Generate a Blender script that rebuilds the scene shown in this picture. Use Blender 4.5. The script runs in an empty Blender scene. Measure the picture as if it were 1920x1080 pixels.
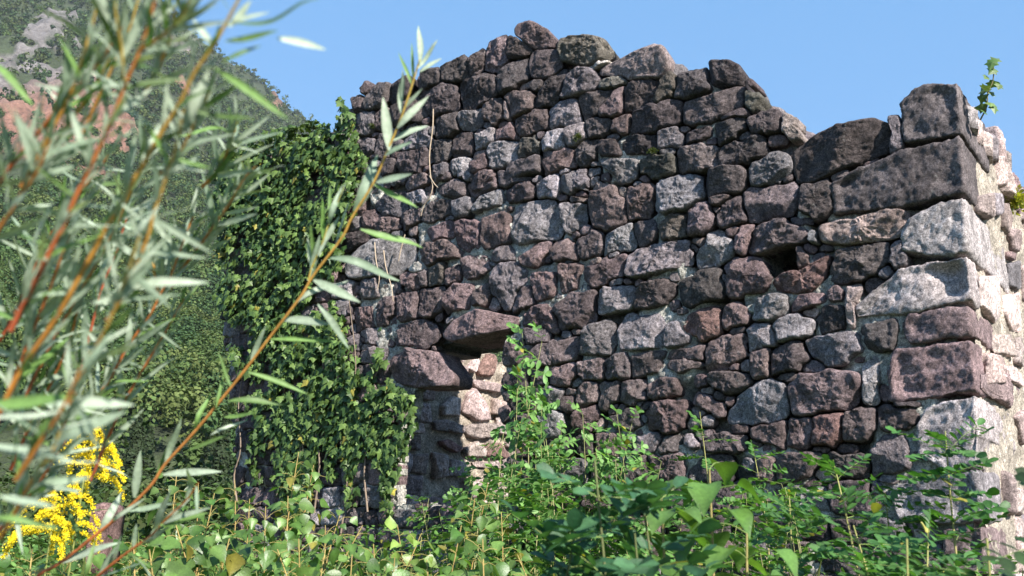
import bpy, math, random
import numpy as np
from mathutils import Matrix, Vector

# ------------------------------------------------------------------ camera, sky, sun
SC = bpy.context.scene
COL = SC.collection
EYE = np.array([0.0, 0.0, 1.5])
FPX = 1696.0
PITCH, ROLL = math.radians(14.54), math.radians(1.5)
cam_d = bpy.data.cameras.new('camera')
cam = bpy.data.objects.new('camera', cam_d)
COL.objects.link(cam)
cam_d.sensor_width = 36.0
cam_d.lens = FPX / 1920.0 * 36.0
cam_d.clip_start, cam_d.clip_end = 0.05, 9000.0
CM = Matrix.Rotation(math.radians(90) + PITCH, 3, 'X') @ Matrix.Rotation(ROLL, 3, 'Z')
cam.matrix_world = Matrix.Translation(EYE.tolist()) @ CM.to_4x4()
cam_d.dof.use_dof = True
cam_d.dof.focus_distance = 6.8
cam_d.dof.aperture_fstop = 6.3
cam_d.dof.aperture_blades = 7
SC.camera = cam
CMn = np.array(CM)

WL = np.array([-0.7836, 0.6213, 0.0])       # along the front face, away from the corner
IN = np.array([0.6213, 0.7836, 0.0])        # along the side face, into the ruin
NF = -IN                                    # outward normal of the front face
NS = -WL                                    # outward normal of the side face
ZZ = np.array([0.0, 0.0, 1.0])
C0 = np.array([2.62, 5.0, 0.0])

SUN_EL, SUN_G = math.radians(35.0), math.radians(16.0)
sh = NS * math.cos(SUN_G) + NF * math.sin(SUN_G)
sun_dir = np.array([sh[0] * math.cos(SUN_EL), sh[1] * math.cos(SUN_EL), math.sin(SUN_EL)])
sun_d = bpy.data.lights.new('sun', 'SUN')
sun = bpy.data.objects.new('sun', sun_d)
COL.objects.link(sun)
sun_d.energy = 5.0
sun_d.angle = math.radians(0.5)
sun_d.color = (1.0, 0.945, 0.87)
sun.rotation_euler = Vector(sun_dir.tolist()).to_track_quat('Z', 'Y').to_euler()
sun.location = (6, -6, 12)

W = bpy.data.worlds.new('World')
SC.world = W
W.use_nodes = True
wn = W.node_tree.nodes
bg = wn['Background']
sky = wn.new('ShaderNodeTexSky')
sky.sky_type = 'NISHITA'
sky.sun_disc = False
sky.sun_elevation = SUN_EL
sky.sun_rotation = math.atan2(sun_dir[0], sun_dir[1])
sky.altitude = 300.0
sky.air_density = 1.0
sky.dust_density = 0.3
sky.ozone_density = 2.0
bg.inputs['Strength'].default_value = 0.078
hue = wn.new('ShaderNodeMix')
hue.data_type, hue.blend_type = 'RGBA', 'MIX'          # clear even blue: the Nishita gradient softened
hue.inputs[0].default_value = 0.72
hue.inputs[7].default_value = (1.04, 2.72, 5.30, 1.0)
W.node_tree.links.new(sky.outputs[0], hue.inputs[6])
W.node_tree.links.new(hue.outputs[2], bg.inputs['Color'])
SC.view_settings.view_transform = 'Standard'
SC.view_settings.look = 'None'
SC.view_settings.exposure = 1.3
SC.view_settings.gamma = 1.0
SC.cycles.transparent_max_bounces = 8
SC.cycles.max_bounces = 6

# ------------------------------------------------------------------ numeric helpers
rng = np.random.default_rng(11)
random.seed(5)


def rays(px):
    px = np.atleast_2d(np.asarray(px, float))
    d = np.stack([px[:, 0] - 960, 540 - px[:, 1], np.full(len(px), -FPX)], 1)
    return d @ CMn.T


def at(x, y, depth):
    """the point seen at pixel (x, y) whose distance along the view axis is depth"""
    r = rays([(x, y)])[0]
    return EYE + r * depth / FPX


def on_plane(px, org, nrm):
    r = rays(px)
    t = ((org - EYE) @ nrm) / (r @ nrm)
    return EYE + r * t[:, None]


def front_uz(px, w=0.04):
    p = on_plane(px, C0 + NF * w, NF)
    return np.stack([(p - C0) @ WL, p[:, 2]], 1)


CORNER = front_uz([(1795, 160), (1800, 230), (1808, 300), (1812, 420), (1818, 540), (1823, 600), (1833, 700), (1838, 800), (1846, 980)], 0.04)[::-1]


def corner_u(z):
    return np.interp(z, CORNER[:, 1], CORNER[:, 0])


def side_sz(px, w=0.03):
    px = np.atleast_2d(px)
    r = rays(px)
    o = np.full(len(px), w)
    for _ in range(4):
        t = ((C0 - EYE) @ NS + o) / (r @ NS)
        p = EYE + r * t[:, None]
        o = w - corner_u(p[:, 2])
    return np.stack([(p - C0) @ IN, p[:, 2]], 1)


def project(P):
    q = (np.atleast_2d(P) - EYE) @ CMn
    return np.stack([960 - q[:, 0] / q[:, 2] * FPX, 540 + q[:, 1] / q[:, 2] * FPX], 1), -q[:, 2]


def _h(ix, iy, iz, seed):
    n = (ix.astype(np.int64) * 374761393 + iy.astype(np.int64) * 668265263 + iz.astype(np.int64) * 2147483647 + seed * 1274126177) & 0xffffffff
    n = ((n ^ (n >> 13)) * 1274126177) & 0xffffffff
    n = ((n ^ (n >> 15)) * 2246822519) & 0xffffffff
    return ((n ^ (n >> 16)) & 0xffffff) / float(0xffffff) * 2 - 1


def vnoise(p, seed=0):
    p = np.asarray(p, float)
    i = np.floor(p).astype(np.int64)
    f = p - i
    f = f * f * f * (f * (f * 6 - 15) + 10)
    r = 0
    for dx in (0, 1):
        wx = f[:, 0] if dx else 1 - f[:, 0]
        for dy in (0, 1):
            wy = f[:, 1] if dy else 1 - f[:, 1]
            for dz in (0, 1):
                wz = f[:, 2] if dz else 1 - f[:, 2]
                r = r + wx * wy * wz * _h(i[:, 0] + dx, i[:, 1] + dy, i[:, 2] + dz, seed)
    return r


def fbm(p, octv=4, seed=0, gain=0.5):
    a, s, r = 1.0, 0.0, 0
    p = np.asarray(p, float)
    for k in range(octv):
        r = r + a * vnoise(p * (2.03 ** k) + 17.3 * k, seed + k * 31)
        s += a
        a *= gain
    return r / s


def ridged(p, octv=3, seed=0):
    a, s, r = 1.0, 0.0, 0
    for k in range(octv):
        r = r + a * (1 - 2 * np.abs(vnoise(np.asarray(p) * (2.1 ** k) + 9.1 * k, seed + k * 17)))
        s += a
        a *= 0.5
    return r / s


def in_poly(pts, poly):
    pts, poly = np.asarray(pts, float), np.asarray(poly, float)
    x, y = pts[:, 0], pts[:, 1]
    ins = np.zeros(len(pts), bool)
    j = len(poly) - 1
    for i in range(len(poly)):
        xi, yi, xj, yj = poly[i, 0], poly[i, 1], poly[j, 0], poly[j, 1]
        c = ((yi > y) != (yj > y)) & (x < (xj - xi) * (y - yi) / (yj - yi + 1e-12) + xi)
        ins ^= c
        j = i
    return ins


def sstep(a, b, x):
    t = np.clip((x - a) / (b - a), 0, 1)
    return t * t * (3 - 2 * t)


class Batch:
    """collects geometry, builds it as ONE mesh object"""
    def __init__(self):
        self.V, self.Q, self.T, self.C = [], [], [], []
        self.n = 0

    def add(self, V, Q=None, T=None, C=None):
        V = np.asarray(V, float).reshape(-1, 3)
        self.V.append(V)
        if Q is not None and len(Q):
            self.Q.append(np.asarray(Q, np.int64) + self.n)
        if T is not None and len(T):
            self.T.append(np.asarray(T, np.int64) + self.n)
        if C is None:
            C = (0.5, 0.5, 0.5)
        C = np.asarray(C, float)
        if C.ndim == 1:
            C = np.tile(C, (len(V), 1))
        self.C.append(C)
        self.n += len(V)

    def build(self, name, mat, parent=None, smooth=True, off=None):
        V = np.concatenate(self.V)
        C = np.concatenate(self.C)
        if off is None and parent is not None:
            off = world_loc(parent)
        if off is not None:
            V = V - np.asarray(off)
        Q = np.concatenate(self.Q) if self.Q else np.zeros((0, 4), np.int64)
        T = np.concatenate(self.T) if self.T else np.zeros((0, 3), np.int64)
        me = bpy.data.meshes.new(name)
        me.vertices.add(len(V))
        me.vertices.foreach_set('co', V.astype(np.float32).ravel())
        nl = Q.size + T.size
        me.loops.add(nl)
        me.loops.foreach_set('vertex_index', np.concatenate([Q.ravel(), T.ravel()]).astype(np.int32))
        me.polygons.add(len(Q) + len(T))
        ls = np.concatenate([np.arange(len(Q)) * 4, Q.size + np.arange(len(T)) * 3]).astype(np.int32)
        me.polygons.foreach_set('loop_start', ls)
        me.update(calc_edges=True)
        me.validate()
        me.polygons.foreach_set('use_smooth', np.full(len(me.polygons), smooth))
        ca = me.attributes.new('tint', 'FLOAT_COLOR', 'POINT')
        ca.data.foreach_set('color', np.concatenate([C, np.ones((len(C), 1))], 1).astype(np.float32).ravel())
        me.materials.append(mat)
        o = bpy.data.objects.new(name, me)
        COL.objects.link(o)
        if parent is not None:
            o.parent = parent
        elif off is not None:
            o.location = tuple(off)
        return o


def world_loc(o):
    l = np.zeros(3)
    while o is not None:
        l = l + np.array(o.location)
        o = o.parent
    return l


def tag(o, label=None, cat=None, group=None, kind=None):
    if label: o['label'] = label
    if cat: o['category'] = cat
    if group: o['group'] = group
    if kind: o['kind'] = kind
    return o


def thing(name, loc, label, cat, group=None):
    o = bpy.data.objects.new(name, None)
    o.empty_display_size = 0.1
    o.location = tuple(float(v) for v in loc)
    COL.objects.link(o)
    return tag(o, label, cat, group)


def copy_tree(o, parent=None):
    c = o.copy()
    COL.objects.link(c)
    c.parent = parent
    for ch in list(o.children):
        copy_tree(ch, c)
    return c


# ------------------------------------------------------------------ materials
def new_mat(name):
    m = bpy.data.materials.new(name)
    m.use_nodes = True
    nt = m.node_tree
    nt.nodes.clear()
    out = nt.nodes.new('ShaderNodeOutputMaterial')
    return m, nt, out


def N(nt, typ, **kw):
    n = nt.nodes.new(typ)
    for k, v in kw.items():
        if k == 'inp':
            for a, b in v.items():
                n.inputs[a].default_value = b
        else:
            setattr(n, k, v)
    return n


def noise_node(nt, scale, detail=6, rough=0.6, vec=None):
    n = N(nt, 'ShaderNodeTexNoise', inp={'Scale': scale, 'Detail': detail, 'Roughness': rough})
    if vec is not None:
        nt.links.new(vec, n.inputs['Vector'])
    return n


def ramp(nt, src, stops):
    r = nt.nodes.new('ShaderNodeValToRGB')
    el = r.color_ramp.elements
    while len(el) > 1:
        el.remove(el[-1])
    el[0].position = stops[0][0]
    c = stops[0][1]
    el[0].color = (*c, 1) if isinstance(c, tuple) else (c, c, c, 1)
    for p, c in stops[1:]:
        e = el.new(p)
        e.color = (*c, 1) if isinstance(c, tuple) else (c, c, c, 1)
    nt.links.new(src, r.inputs[0])
    return r


def mixc(nt, fac, a, b, mode='MIX'):
    m = N(nt, 'ShaderNodeMix', data_type='RGBA', blend_type=mode)
    for sock, v in ((m.inputs[0], fac), (m.inputs[6], a), (m.inputs[7], b)):
        if isinstance(v, (int, float)):
            sock.default_value = v
        elif isinstance(v, tuple):
            sock.default_value = (*v, 1)
        else:
            nt.links.new(v, sock)
    return m.outputs[2]


def stone_mat(name, lichen=0.5, grain=1.0, bump=0.9, speck=(0.42, 0.43, 0.40)):
    m, nt, out = new_mat(name)
    L = nt.links.new
    tc = N(nt, 'ShaderNodeTexCoord')
    vec = tc.outputs['Object']
    at_ = N(nt, 'ShaderNodeAttribute', attribute_name='tint')
    n1 = noise_node(nt, 9.0, 8, 0.62, vec)
    n2 = noise_node(nt, 46.0, 5, 0.75, vec)
    n3 = noise_node(nt, 120.0, 3, 0.8, vec)
    n4 = noise_node(nt, 3.2, 7, 0.65, vec)
    r1 = ramp(nt, n1.outputs[0], [(0.28, 0.52), (0.5, 0.98), (0.72, 1.5)])
    c = mixc(nt, 1.0, at_.outputs['Color'], r1.outputs[0], 'MULTIPLY')
    r2 = ramp(nt, n2.outputs[0], [(0.36, 0.42), (0.5, 0.98), (0.64, 1.7)])
    c = mixc(nt, 0.85 * grain, c, r2.outputs[0], 'MULTIPLY')
    r3 = ramp(nt, n3.outputs[0], [(0.36, 0.45), (0.5, 1.0), (0.64, 1.65)])
    c = mixc(nt, 0.8 * grain, c, r3.outputs[0], 'MULTIPLY')
    # pale crystals and lichen crusts
    vo = N(nt, 'ShaderNodeTexVoronoi', inp={'Scale': 130.0})
    L(vec, vo.inputs['Vector'])
    rv = ramp(nt, vo.outputs['Distance'], [(0.0, 1.0), (0.16, 1.0), (0.24, 0.0)])
    rs = ramp(nt, n2.outputs[0], [(0.50, 0.0), (0.62, 0.5)])
    sp = mixc(nt, 1.0, rv.outputs[0], rs.outputs[0], 'MULTIPLY')
    c = mixc(nt, sp, c, (0.30, 0.27, 0.27))
    nl = noise_node(nt, 24.0, 8, 0.75, vec)
    rl = ramp(nt, nl.outputs[0], [(0.60 - 0.06 * lichen, 0.0), (0.70 - 0.06 * lichen, 0.7)])
    rm = ramp(nt, n4.outputs[0], [(0.46, 0.0), (0.62, 1.0)])
    li = mixc(nt, 1.0, rl.outputs[0], rm.outputs[0], 'MULTIPLY')
    li = mixc(nt, 1.0, li, (lichen, lichen, lichen), 'MULTIPLY')
    c = mixc(nt, li, c, speck)
    p = N(nt, 'ShaderNodeBsdfPrincipled', inp={'Roughness': 0.93})
    p.inputs['Specular IOR Level'].default_value = 0.25
    L(c, p.inputs['Base Color'])
    add = N(nt, 'ShaderNodeMath', operation='MULTIPLY_ADD', inp={1: 1.1})
    L(n3.outputs[0], add.inputs[0])
    L(n2.outputs[0], add.inputs[2])
    b = N(nt, 'ShaderNodeBump', inp={'Strength': bump, 'Distance': 0.019})
    L(add.outputs[0], b.inputs['Height'])
    L(b.outputs[0], p.inputs['Normal'])
    L(p.outputs[0], out.inputs['Surface'])
    return m


def leaf_mat(name, rough=0.45, trans=0.35, vary=0.35, spec=0.4, vein=True):
    m, nt, out = new_mat(name)
    L = nt.links.new
    at_ = N(nt, 'ShaderNodeAttribute', attribute_name='tint')
    tc = N(nt, 'ShaderNodeTexCoord')
    n1 = noise_node(nt, 14.0, 4, 0.6, tc.outputs['Object'])
    r1 = ramp(nt, n1.outputs[0], [(0.3, 1 - vary), (0.5, 1.0), (0.7, 1 + vary)])
    c = mixc(nt, 1.0, at_.outputs['Color'], r1.outputs[0], 'MULTIPLY')
    n2 = noise_node(nt, 160.0, 3, 0.6, tc.outputs['Object'])
    r2 = ramp(nt, n2.outputs[0], [(0.3, 0.8), (0.7, 1.2)])
    c = mixc(nt, 0.8, c, r2.outputs[0], 'MULTIPLY')
    p = N(nt, 'ShaderNodeBsdfPrincipled', inp={'Roughness': rough})
    p.inputs['Specular IOR Level'].default_value = spec
    L(c, p.inputs['Base Color'])
    bu = N(nt, 'ShaderNodeBump', inp={'Strength': 0.25, 'Distance': 0.004})
    L(n2.outputs[0], bu.inputs['Height'])
    L(bu.outputs[0], p.inputs['Normal'])
    t = N(nt, 'ShaderNodeBsdfTranslucent')
    tcol = mixc(nt, 1.0, c, (1.15, 1.25, 0.45), 'MULTIPLY')
    L(tcol, t.inputs['Color'])
    ms = N(nt, 'ShaderNodeMixShader', inp={0: trans})
    L(p.outputs[0], ms.inputs[1])
    L(t.outputs[0], ms.inputs[2])
    L(ms.outputs[0], out.inputs['Surface'])
    return m


def plain_mat(name, rough=0.7, vary=0.25, scale=40.0, bump=0.3, dist=0.004, spec=0.3):
    m, nt, out = new_mat(name)
    L = nt.links.new
    at_ = N(nt, 'ShaderNodeAttribute', attribute_name='tint')
    tc = N(nt, 'ShaderNodeTexCoord')
    n1 = noise_node(nt, scale, 5, 0.65, tc.outputs['Object'])
    r1 = ramp(nt, n1.outputs[0], [(0.3, 1 - vary), (0.5, 1.0), (0.7, 1 + vary)])
    c = mixc(nt, 1.0, at_.outputs['Color'], r1.outputs[0], 'MULTIPLY')
    p = N(nt, 'ShaderNodeBsdfPrincipled', inp={'Roughness': rough})
    p.inputs['Specular IOR Level'].default_value = spec
    L(c, p.inputs['Base Color'])
    bu = N(nt, 'ShaderNodeBump', inp={'Strength': bump, 'Distance': dist})
    L(n1.outputs[0], bu.inputs['Height'])
    L(bu.outputs[0], p.inputs['Normal'])
    L(p.outputs[0], out.inputs['Surface'])
    return m


M_STONE = stone_mat('porphyry_stone')
M_QUOIN = stone_mat('dressed_cornerstone', lichen=0.4, bump=0.3)
M_PALE = stone_mat('sunlit_side_stone', lichen=0.25, bump=0.4)  # its stones get paler tints that carry some of the sun's brightness
M_MORTAR = stone_mat('lime_mortar', lichen=0.7, grain=1.0, bump=0.9, speck=(0.5, 0.49, 0.44))
M_IVY = leaf_mat('ivy_leaf', rough=0.45, trans=0.2, spec=0.3)
M_WILLOW = leaf_mat('willow_leaf', rough=0.55, trans=0.25, vary=0.2)
M_POPLAR = leaf_mat('poplar_leaf', rough=0.38, trans=0.38, spec=0.5)
M_SHRUB = leaf_mat('shrub_leaf', rough=0.5, trans=0.38)
M_GRASS = leaf_mat('weed_leaf', rough=0.6, trans=0.35)
M_BARK = plain_mat('stem_bark')
M_FLOWER = leaf_mat('yellow_flower', rough=0.7, trans=0.3, vary=0.15)
M_TREE = leaf_mat('forest_foliage', rough=0.7, trans=0.2, vary=0.3, spec=0.15)
# ------------------------------------------------------------------ the ruined building
FR = {'A': (400, 0, 3), 'B': (880, 0, 3), 'C': (1280, 60, 3), 'D': (640, 320, 3), 'E': (1100, 320, 3),
      'F': (1280, 360, 3), 'G': (1280, 700, 2.842), 'H': (680, 560, 3), 'X': (0, 0, 1), 'S': (1680, 360, 3), 'U': (1680, 700, 2.842)}


def px_of(frame, txt):
    ox, oy, s = FR[frame]
    v = np.array([float(t) for t in txt.replace(',', ' ').split()]).reshape(-1, 2)
    return v / s + np.array([ox, oy])


PAL = {'d': (.084, .070, .069), 'm': (.124, .101, .101), 'v': (.160, .118, .116), 'p': (.268, .248, .254),
       'g': (.186, .166, .170), 'r': (.195, .120, .107), 'l': (.40, .37, .33), 'w': (.33, .31, .315), 'h': (.235, .213, .216), 'k': (.128, .115, .098), 's': (.40, .325, .30),
       'y': (.265, .215, .20)}

# frame, flags (colour letter; '^' = reaches through the wall top), outline in that frame; 's^' paints its neighbour's sunlit side as a pale stone
STONES = '''
B v^|90,220 200,175 205,250 190,330 130,390 70,370
B d|200,180 250,200 330,270 290,310 200,300 190,240
B m|350,290 480,270 500,330 490,400 430,440 350,410 330,350
B l^|650,350 690,315 790,330 780,365 735,380
B k|725,460 830,435 860,460 790,490 730,490
B k^|1100,410 1160,405 1165,500 1110,540 1060,590 1040,560 1080,490
B d^|1170,390 1340,360 1350,430 1350,500 1160,550 1150,500
B v^|1565,440 1590,435 1615,480 1595,500 1565,485
B d|160,440 210,370 290,330 320,370 320,440 200,510 165,500
B v|195,530 320,500 345,540 340,610 250,660 215,610
B d|340,470 400,445 405,480 370,500 340,495
B d|400,500 430,430 530,390 540,430 510,520 460,570 390,600 370,560
B g|540,420 580,385 680,390 710,440 700,490 520,550 515,510
B m|610,540 720,505 800,505 800,540 740,590 690,640 640,660 615,600
B v|740,600 830,500 860,480 855,600 830,640 730,650
B d|865,490 1000,460 1060,460 1040,540 960,610 870,620
B y|195,550 215,590 215,670 205,680 188,600
B m|245,660 400,610 440,640 440,700 280,760 250,730
B p|425,630 540,550 590,570 615,640 600,680 480,710 450,690
B d|910,650 1080,570 1170,565 1185,640 1170,690 1000,740 890,750
B m^|1190,590 1430,510 1530,505 1540,590 1380,680 1230,690 1190,650
B m|655,680 760,655 785,700 770,750 680,770 650,730
B v|790,730 830,660 890,645 900,680 880,740
B d|1380,690 1540,650 1550,730 1400,800 1370,750
B m|1400,650 1560,610 1580,640 1480,670 1390,690
B d^|1560,690 1600,640 1700,600 1740,600 1750,740 1600,735
B s^|1745,605 1840,650 1830,760 1755,748
B k^|1550,520 1630,510 1660,560 1600,640 1555,600
B v|140,740 230,690 265,770 150,780
B p|110,810 170,795 270,800 250,900 120,940 100,880
B k|275,800 360,760 380,820 350,860 270,890
B p|410,780 500,720 530,760 520,830 420,840
B g|540,740 640,690 650,760 560,820 530,790
B g|1070,720 1150,715 1190,770 1180,800 1060,830 1050,780
B m|1210,740 1360,710 1365,760 1260,800 1215,800
B d|840,790 900,755 1040,760 1040,850 870,850
B d|720,790 800,770 840,860 730,870
B m|600,840 660,790 715,780 690,890 640,920 600,890
B v|400,910 530,835 570,860 580,930 420,970
B m|180,1000 240,910 380,885 395,960 200,1030
B m|1160,870 1250,800 1370,820 1390,930 1200,960
B d|1400,880 1450,820 1640,760 1650,860 1480,915 1410,910
B g|1600,910 1700,870 1780,890 1780,990 1640,1040 1590,1010
B v|0,1010 100,955 150,1010 140,1050 40,1080 0,1070
B g|710,890 800,900 940,900 930,1000 870,1010 800,960
B k|950,900 1050,870 1150,880 1130,970 1000,980 960,960
B g|520,990 650,950 650,1060 540,1070
A m^|780,540 830,540 830,610 790,615
A m^|840,560 920,450 980,460 985,520 940,600 850,600
A m^|815,500 850,465 895,480 840,525
A d^|985,520 1010,450 1080,430 1100,480 1060,560 990,560
A d^|1180,400 1250,370 1275,420 1260,470 1180,480
A d^|1270,370 1400,295 1420,340 1410,420 1290,450
A m^|1430,330 1440,300 1500,255 1515,300 1500,385 1450,430
A d|1190,540 1220,490 1290,470 1370,530 1370,600 1240,640 1190,610
A d|1380,490 1500,400 1560,440 1590,520 1560,560 1450,610 1390,580
A g|800,640 890,630 910,680 890,750 810,755
A m|905,640 950,600 980,640 960,710 910,730
A d|1000,620 1060,560 1180,600 1180,660 1050,700 1000,690
A d|1250,650 1360,640 1365,720 1330,760 1250,770
A g|1380,640 1500,600 1500,690 1440,730 1380,700
A m|1510,590 1570,545 1620,570 1630,650 1580,690 1515,660
A g|790,780 900,770 905,850 850,880 790,860
A m|910,770 960,760 990,800 970,880 905,880
A p|1080,760 1190,720 1210,790 1150,830 1060,830
A d|1240,790 1310,775 1330,870 1250,910 1235,860
A d|1340,750 1440,740 1450,810 1430,860 1330,880
A p|1450,760 1560,730 1570,790 1470,830
A m|1030,870 1190,830 1210,890 1150,960 1030,980
A d|950,900 1020,900 1010,960 950,990
A g|1240,940 1310,930 1320,980 1240,1020
A p|1330,890 1400,880 1440,940 1400,1010 1320,950
A v|1440,940 1530,860 1540,930 1450,970
A m|1080,1000 1200,980 1200,1040 1090,1060
A m|760,900 850,890 870,960 760,980
A g|780,1000 900,1000 900,1060 780,1070
D m|500,0 610,0 600,40 510,50
D p|620,0 720,0 720,40 660,45
D m|520,90 650,35 690,90 680,140 600,155 545,120
D v|700,80 830,0 870,50 860,100 730,140
D m|890,10 1100,0 1060,40 900,90 880,50
D m|910,110 1060,50 1080,100 1050,150 920,175
D p|1090,70 1200,20 1220,80 1190,140 1100,140
D g|1230,20 1370,0 1370,100 1240,120
D g|365,130 440,100 470,140 450,180 390,190
D g|180,180 220,140 300,145 350,200 330,245 190,230
D m|440,220 500,170 600,160 605,240 480,290 450,270
D g|620,170 720,150 730,190 680,240 620,250
D p|735,160 890,100 905,140 890,180 740,230
D p|960,200 1140,160 1210,210 1230,340 1190,370 960,410 945,330
D g|1220,190 1330,170 1350,230 1340,310 1270,350 1235,300
D v|1390,160 1430,120 1540,105 1580,200 1580,290 1480,330 1400,270
D v|1610,100 1680,70 1740,110 1710,250 1620,265
D m|335,250 430,190 435,260 360,310 325,290
D v|175,290 270,260 320,300 310,330 180,330
D v|470,330 600,280 620,360 500,400
D v|640,300 740,275 780,305 760,440 700,460 640,400
D v|430,430 560,370 630,430 700,470 560,490 480,530 430,490
D v|790,270 900,230 945,260 940,400 800,440 780,380
D p|30,480 130,410 300,380 400,420 400,490 330,560 60,600 20,560
D g|830,510 880,430 930,425 985,490 900,510
D v|1000,490 1080,410 1150,395 1165,440 1090,540 1000,530
D v|1165,440 1250,380 1310,420 1315,500 1200,505
D m|1320,370 1450,335 1460,440 1350,495 1320,440
D p|1470,370 1600,305 1640,390 1620,420 1480,460
D m|1650,290 1750,265 1770,330 1700,410 1640,360
D k|1780,310 1870,245 1920,260 1915,350 1800,390
D l|365,540 430,515 460,550 400,575
D v|665,510 720,470 800,480 825,540 720,610 680,590
D v|575,560 650,530 660,600 580,630
D k|480,560 560,510 560,620 480,640
D m|430,580 475,555 475,630 440,640
D v|325,570 425,580 425,640 390,665 330,620
D g|860,560 900,515 990,520 1040,580 1020,640 950,700 930,770 860,700 840,640
D v|1060,580 1190,570 1200,700 1090,735 1065,660
D v|1220,530 1280,510 1340,530 1310,650 1230,690
D v|1360,560 1560,470 1580,500 1570,590 1400,645 1350,610
D v|580,690 640,640 720,640 735,700 700,770 590,790 570,730
D v|735,680 820,650 825,740 730,750
D v|430,670 550,660 565,720 520,800 430,810
D v|300,700 330,685 410,685 415,820 330,850 305,780
D v|165,780 230,710 285,715 290,790 240,870 190,870
D v|60,770 150,765 175,860 70,890
D g|100,620 180,615 195,700 110,715
D v|1000,860 1080,760 1140,750 1190,800 1205,900 1110,880 1010,870
D m|1190,780 1290,690 1420,680 1400,830 1320,890 1220,880
D v|240,890 400,850 500,880 520,930 470,980 300,975
D g|100,900 180,890 200,960 130,970
E p|390,120 440,50 560,15 630,60 640,140 560,190 440,240 390,200
E g|200,550 290,450 420,405 550,400 585,450 570,520 380,575 240,610
E p|615,490 680,360 740,345 810,410 800,470 680,520 620,520
E v|835,390 870,300 920,290 900,440 860,480
E m|905,420 940,320 1070,270 1180,330 1230,360 1100,430 960,465 900,460
E y|1310,330 1350,290 1520,280 1720,215 1790,240 1790,290 1690,360 1480,390 1340,410 1300,380
E v|780,560 830,490 980,480 1040,600 980,670 800,690
E r|1040,620 1100,580 1200,560 1360,475 1370,500 1290,630 1220,680 1060,660
E m|1370,530 1400,460 1680,410 1690,440 1640,550 1420,630 1360,590
E v|1180,430 1230,450 1240,530 1190,550
E g|1715,420 1750,420 1770,470 1745,545 1720,500
E p|1260,360 1290,350 1295,410 1265,410
E d|510,640 560,600 740,570 755,640 750,700 700,700 560,770 520,760
E d|280,700 310,640 440,600 490,640 480,690 440,740 330,770 270,750
E p|50,740 70,660 240,640 260,700 240,750 60,790
E r|525,870 560,810 640,775 730,800 735,890 680,930 560,910
E v|760,820 830,755 890,770 880,850 780,870
E g|935,770 960,720 1060,690 1115,710 1110,760 1010,830 950,830
E v|1155,750 1200,700 1330,690 1330,730 1250,770 1170,780
E v|1355,690 1400,655 1440,690 1420,730 1380,735
E s|1465,650 1510,645 1500,740 1490,890 1470,860 1460,760
E d|1300,830 1330,760 1440,760 1455,830 1430,890 1320,915
E p|900,900 960,860 1050,920 1040,970 910,1010
E p|1055,870 1200,805 1265,870 1220,930 1090,950
E g|175,920 230,820 400,810 440,880 420,980 330,1000 190,1005
E g|430,880 490,850 540,920 570,945 480,1000 430,980
E v|440,1060 470,1010 640,995 660,1070
E v|700,170 750,130 790,150 740,190
E m|570,240 630,170 700,240 640,350 580,350
E m|740,230 790,160 850,150 890,280 760,310
E m|885,130 900,105 1150,60 1180,120 1160,200 1080,250 910,280 885,210
F v|115,910 180,840 350,790 355,920 250,980 140,980
F v|385,900 480,885 470,1030 390,1045
F m|490,910 640,830 690,930 660,990 500,1030
F g|690,830 900,790 1000,800 1000,900 900,960 790,950 700,880
F d|1000,760 1190,715 1205,760 1170,880 1090,890 1010,850
F p|1010,1000 1030,930 1085,920 1085,1010 1075,1170 1050,1180 1010,1070
C m|140,790 260,765 330,790 320,870 220,910 140,910
C g|1135,470 1215,450 1230,600 1160,665
C d|660,900 690,840 800,810 830,930 820,1000 780,1050 660,1000
G v|560,70 640,0 930,0 945,60 860,180 700,200 620,230 560,130
G d|150,20 260,0 340,10 360,50 280,100 170,80
G p|240,200 300,120 420,40 530,40 555,150 520,240 300,270 240,240
G v|60,150 110,100 210,180 200,215 90,190
G v|360,300 540,265 545,330 530,400 460,380 380,350
G v|560,270 650,235 690,270 660,400 630,415 555,370
G r|700,240 840,210 840,300 800,385 690,390
G m|855,250 880,220 1010,205 1025,270 960,330 870,355
G m|1040,220 1080,185 1250,180 1260,240 1180,290 1080,305 1040,270
G d|1120,160 1190,150 1280,170 1150,180
G m|100,370 130,350 320,330 330,390 160,430 100,415
G m|500,480 560,430 730,425 700,490 640,560 530,600 495,560
G v|415,450 450,430 480,470 490,580 400,560
G d|730,480 800,430 985,460 960,550 800,540
G g|1010,420 1080,330 1160,330 1210,440 1200,500 1080,545 1010,530
G v|350,640 450,680 430,720 360,700
H v|780,250 850,250 890,300 870,380 790,370
H m|900,360 1000,250 1190,220 1200,300 1100,370 960,385
H g|1210,260 1260,170 1370,140 1420,230 1380,300 1230,310
H v|1210,360 1330,340 1350,390 1310,450 1220,430
H m|1360,370 1470,300 1495,360 1480,430 1380,455
H m|1500,330 1600,300 1690,290 1670,400 1520,430
H m|1700,370 1760,290 1890,280 1915,360 1780,410
H v|1190,580 1220,490 1290,475 1320,540 1270,600 1210,610
H m|1330,490 1420,465 1425,540 1380,610 1330,600
H m|1460,480 1580,460 1580,560 1510,595 1460,550
H v|1600,490 1680,445 1760,460 1760,520 1650,550 1590,540
H m|1390,670 1500,620 1560,700 1540,740 1430,720
H v|1580,640 1700,590 1800,590 1810,650 1740,750 1620,740
H v|1210,640 1290,600 1310,680 1240,740 1190,720
H v|1110,560 1170,540 1190,600 1120,620
H m|1640,850 1690,790 1770,780 1760,850 1660,890
H g|110,510 180,490 200,560 150,590 100,570
H v|770,640 830,610 830,690 770,690
'''.strip().splitlines()

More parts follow.
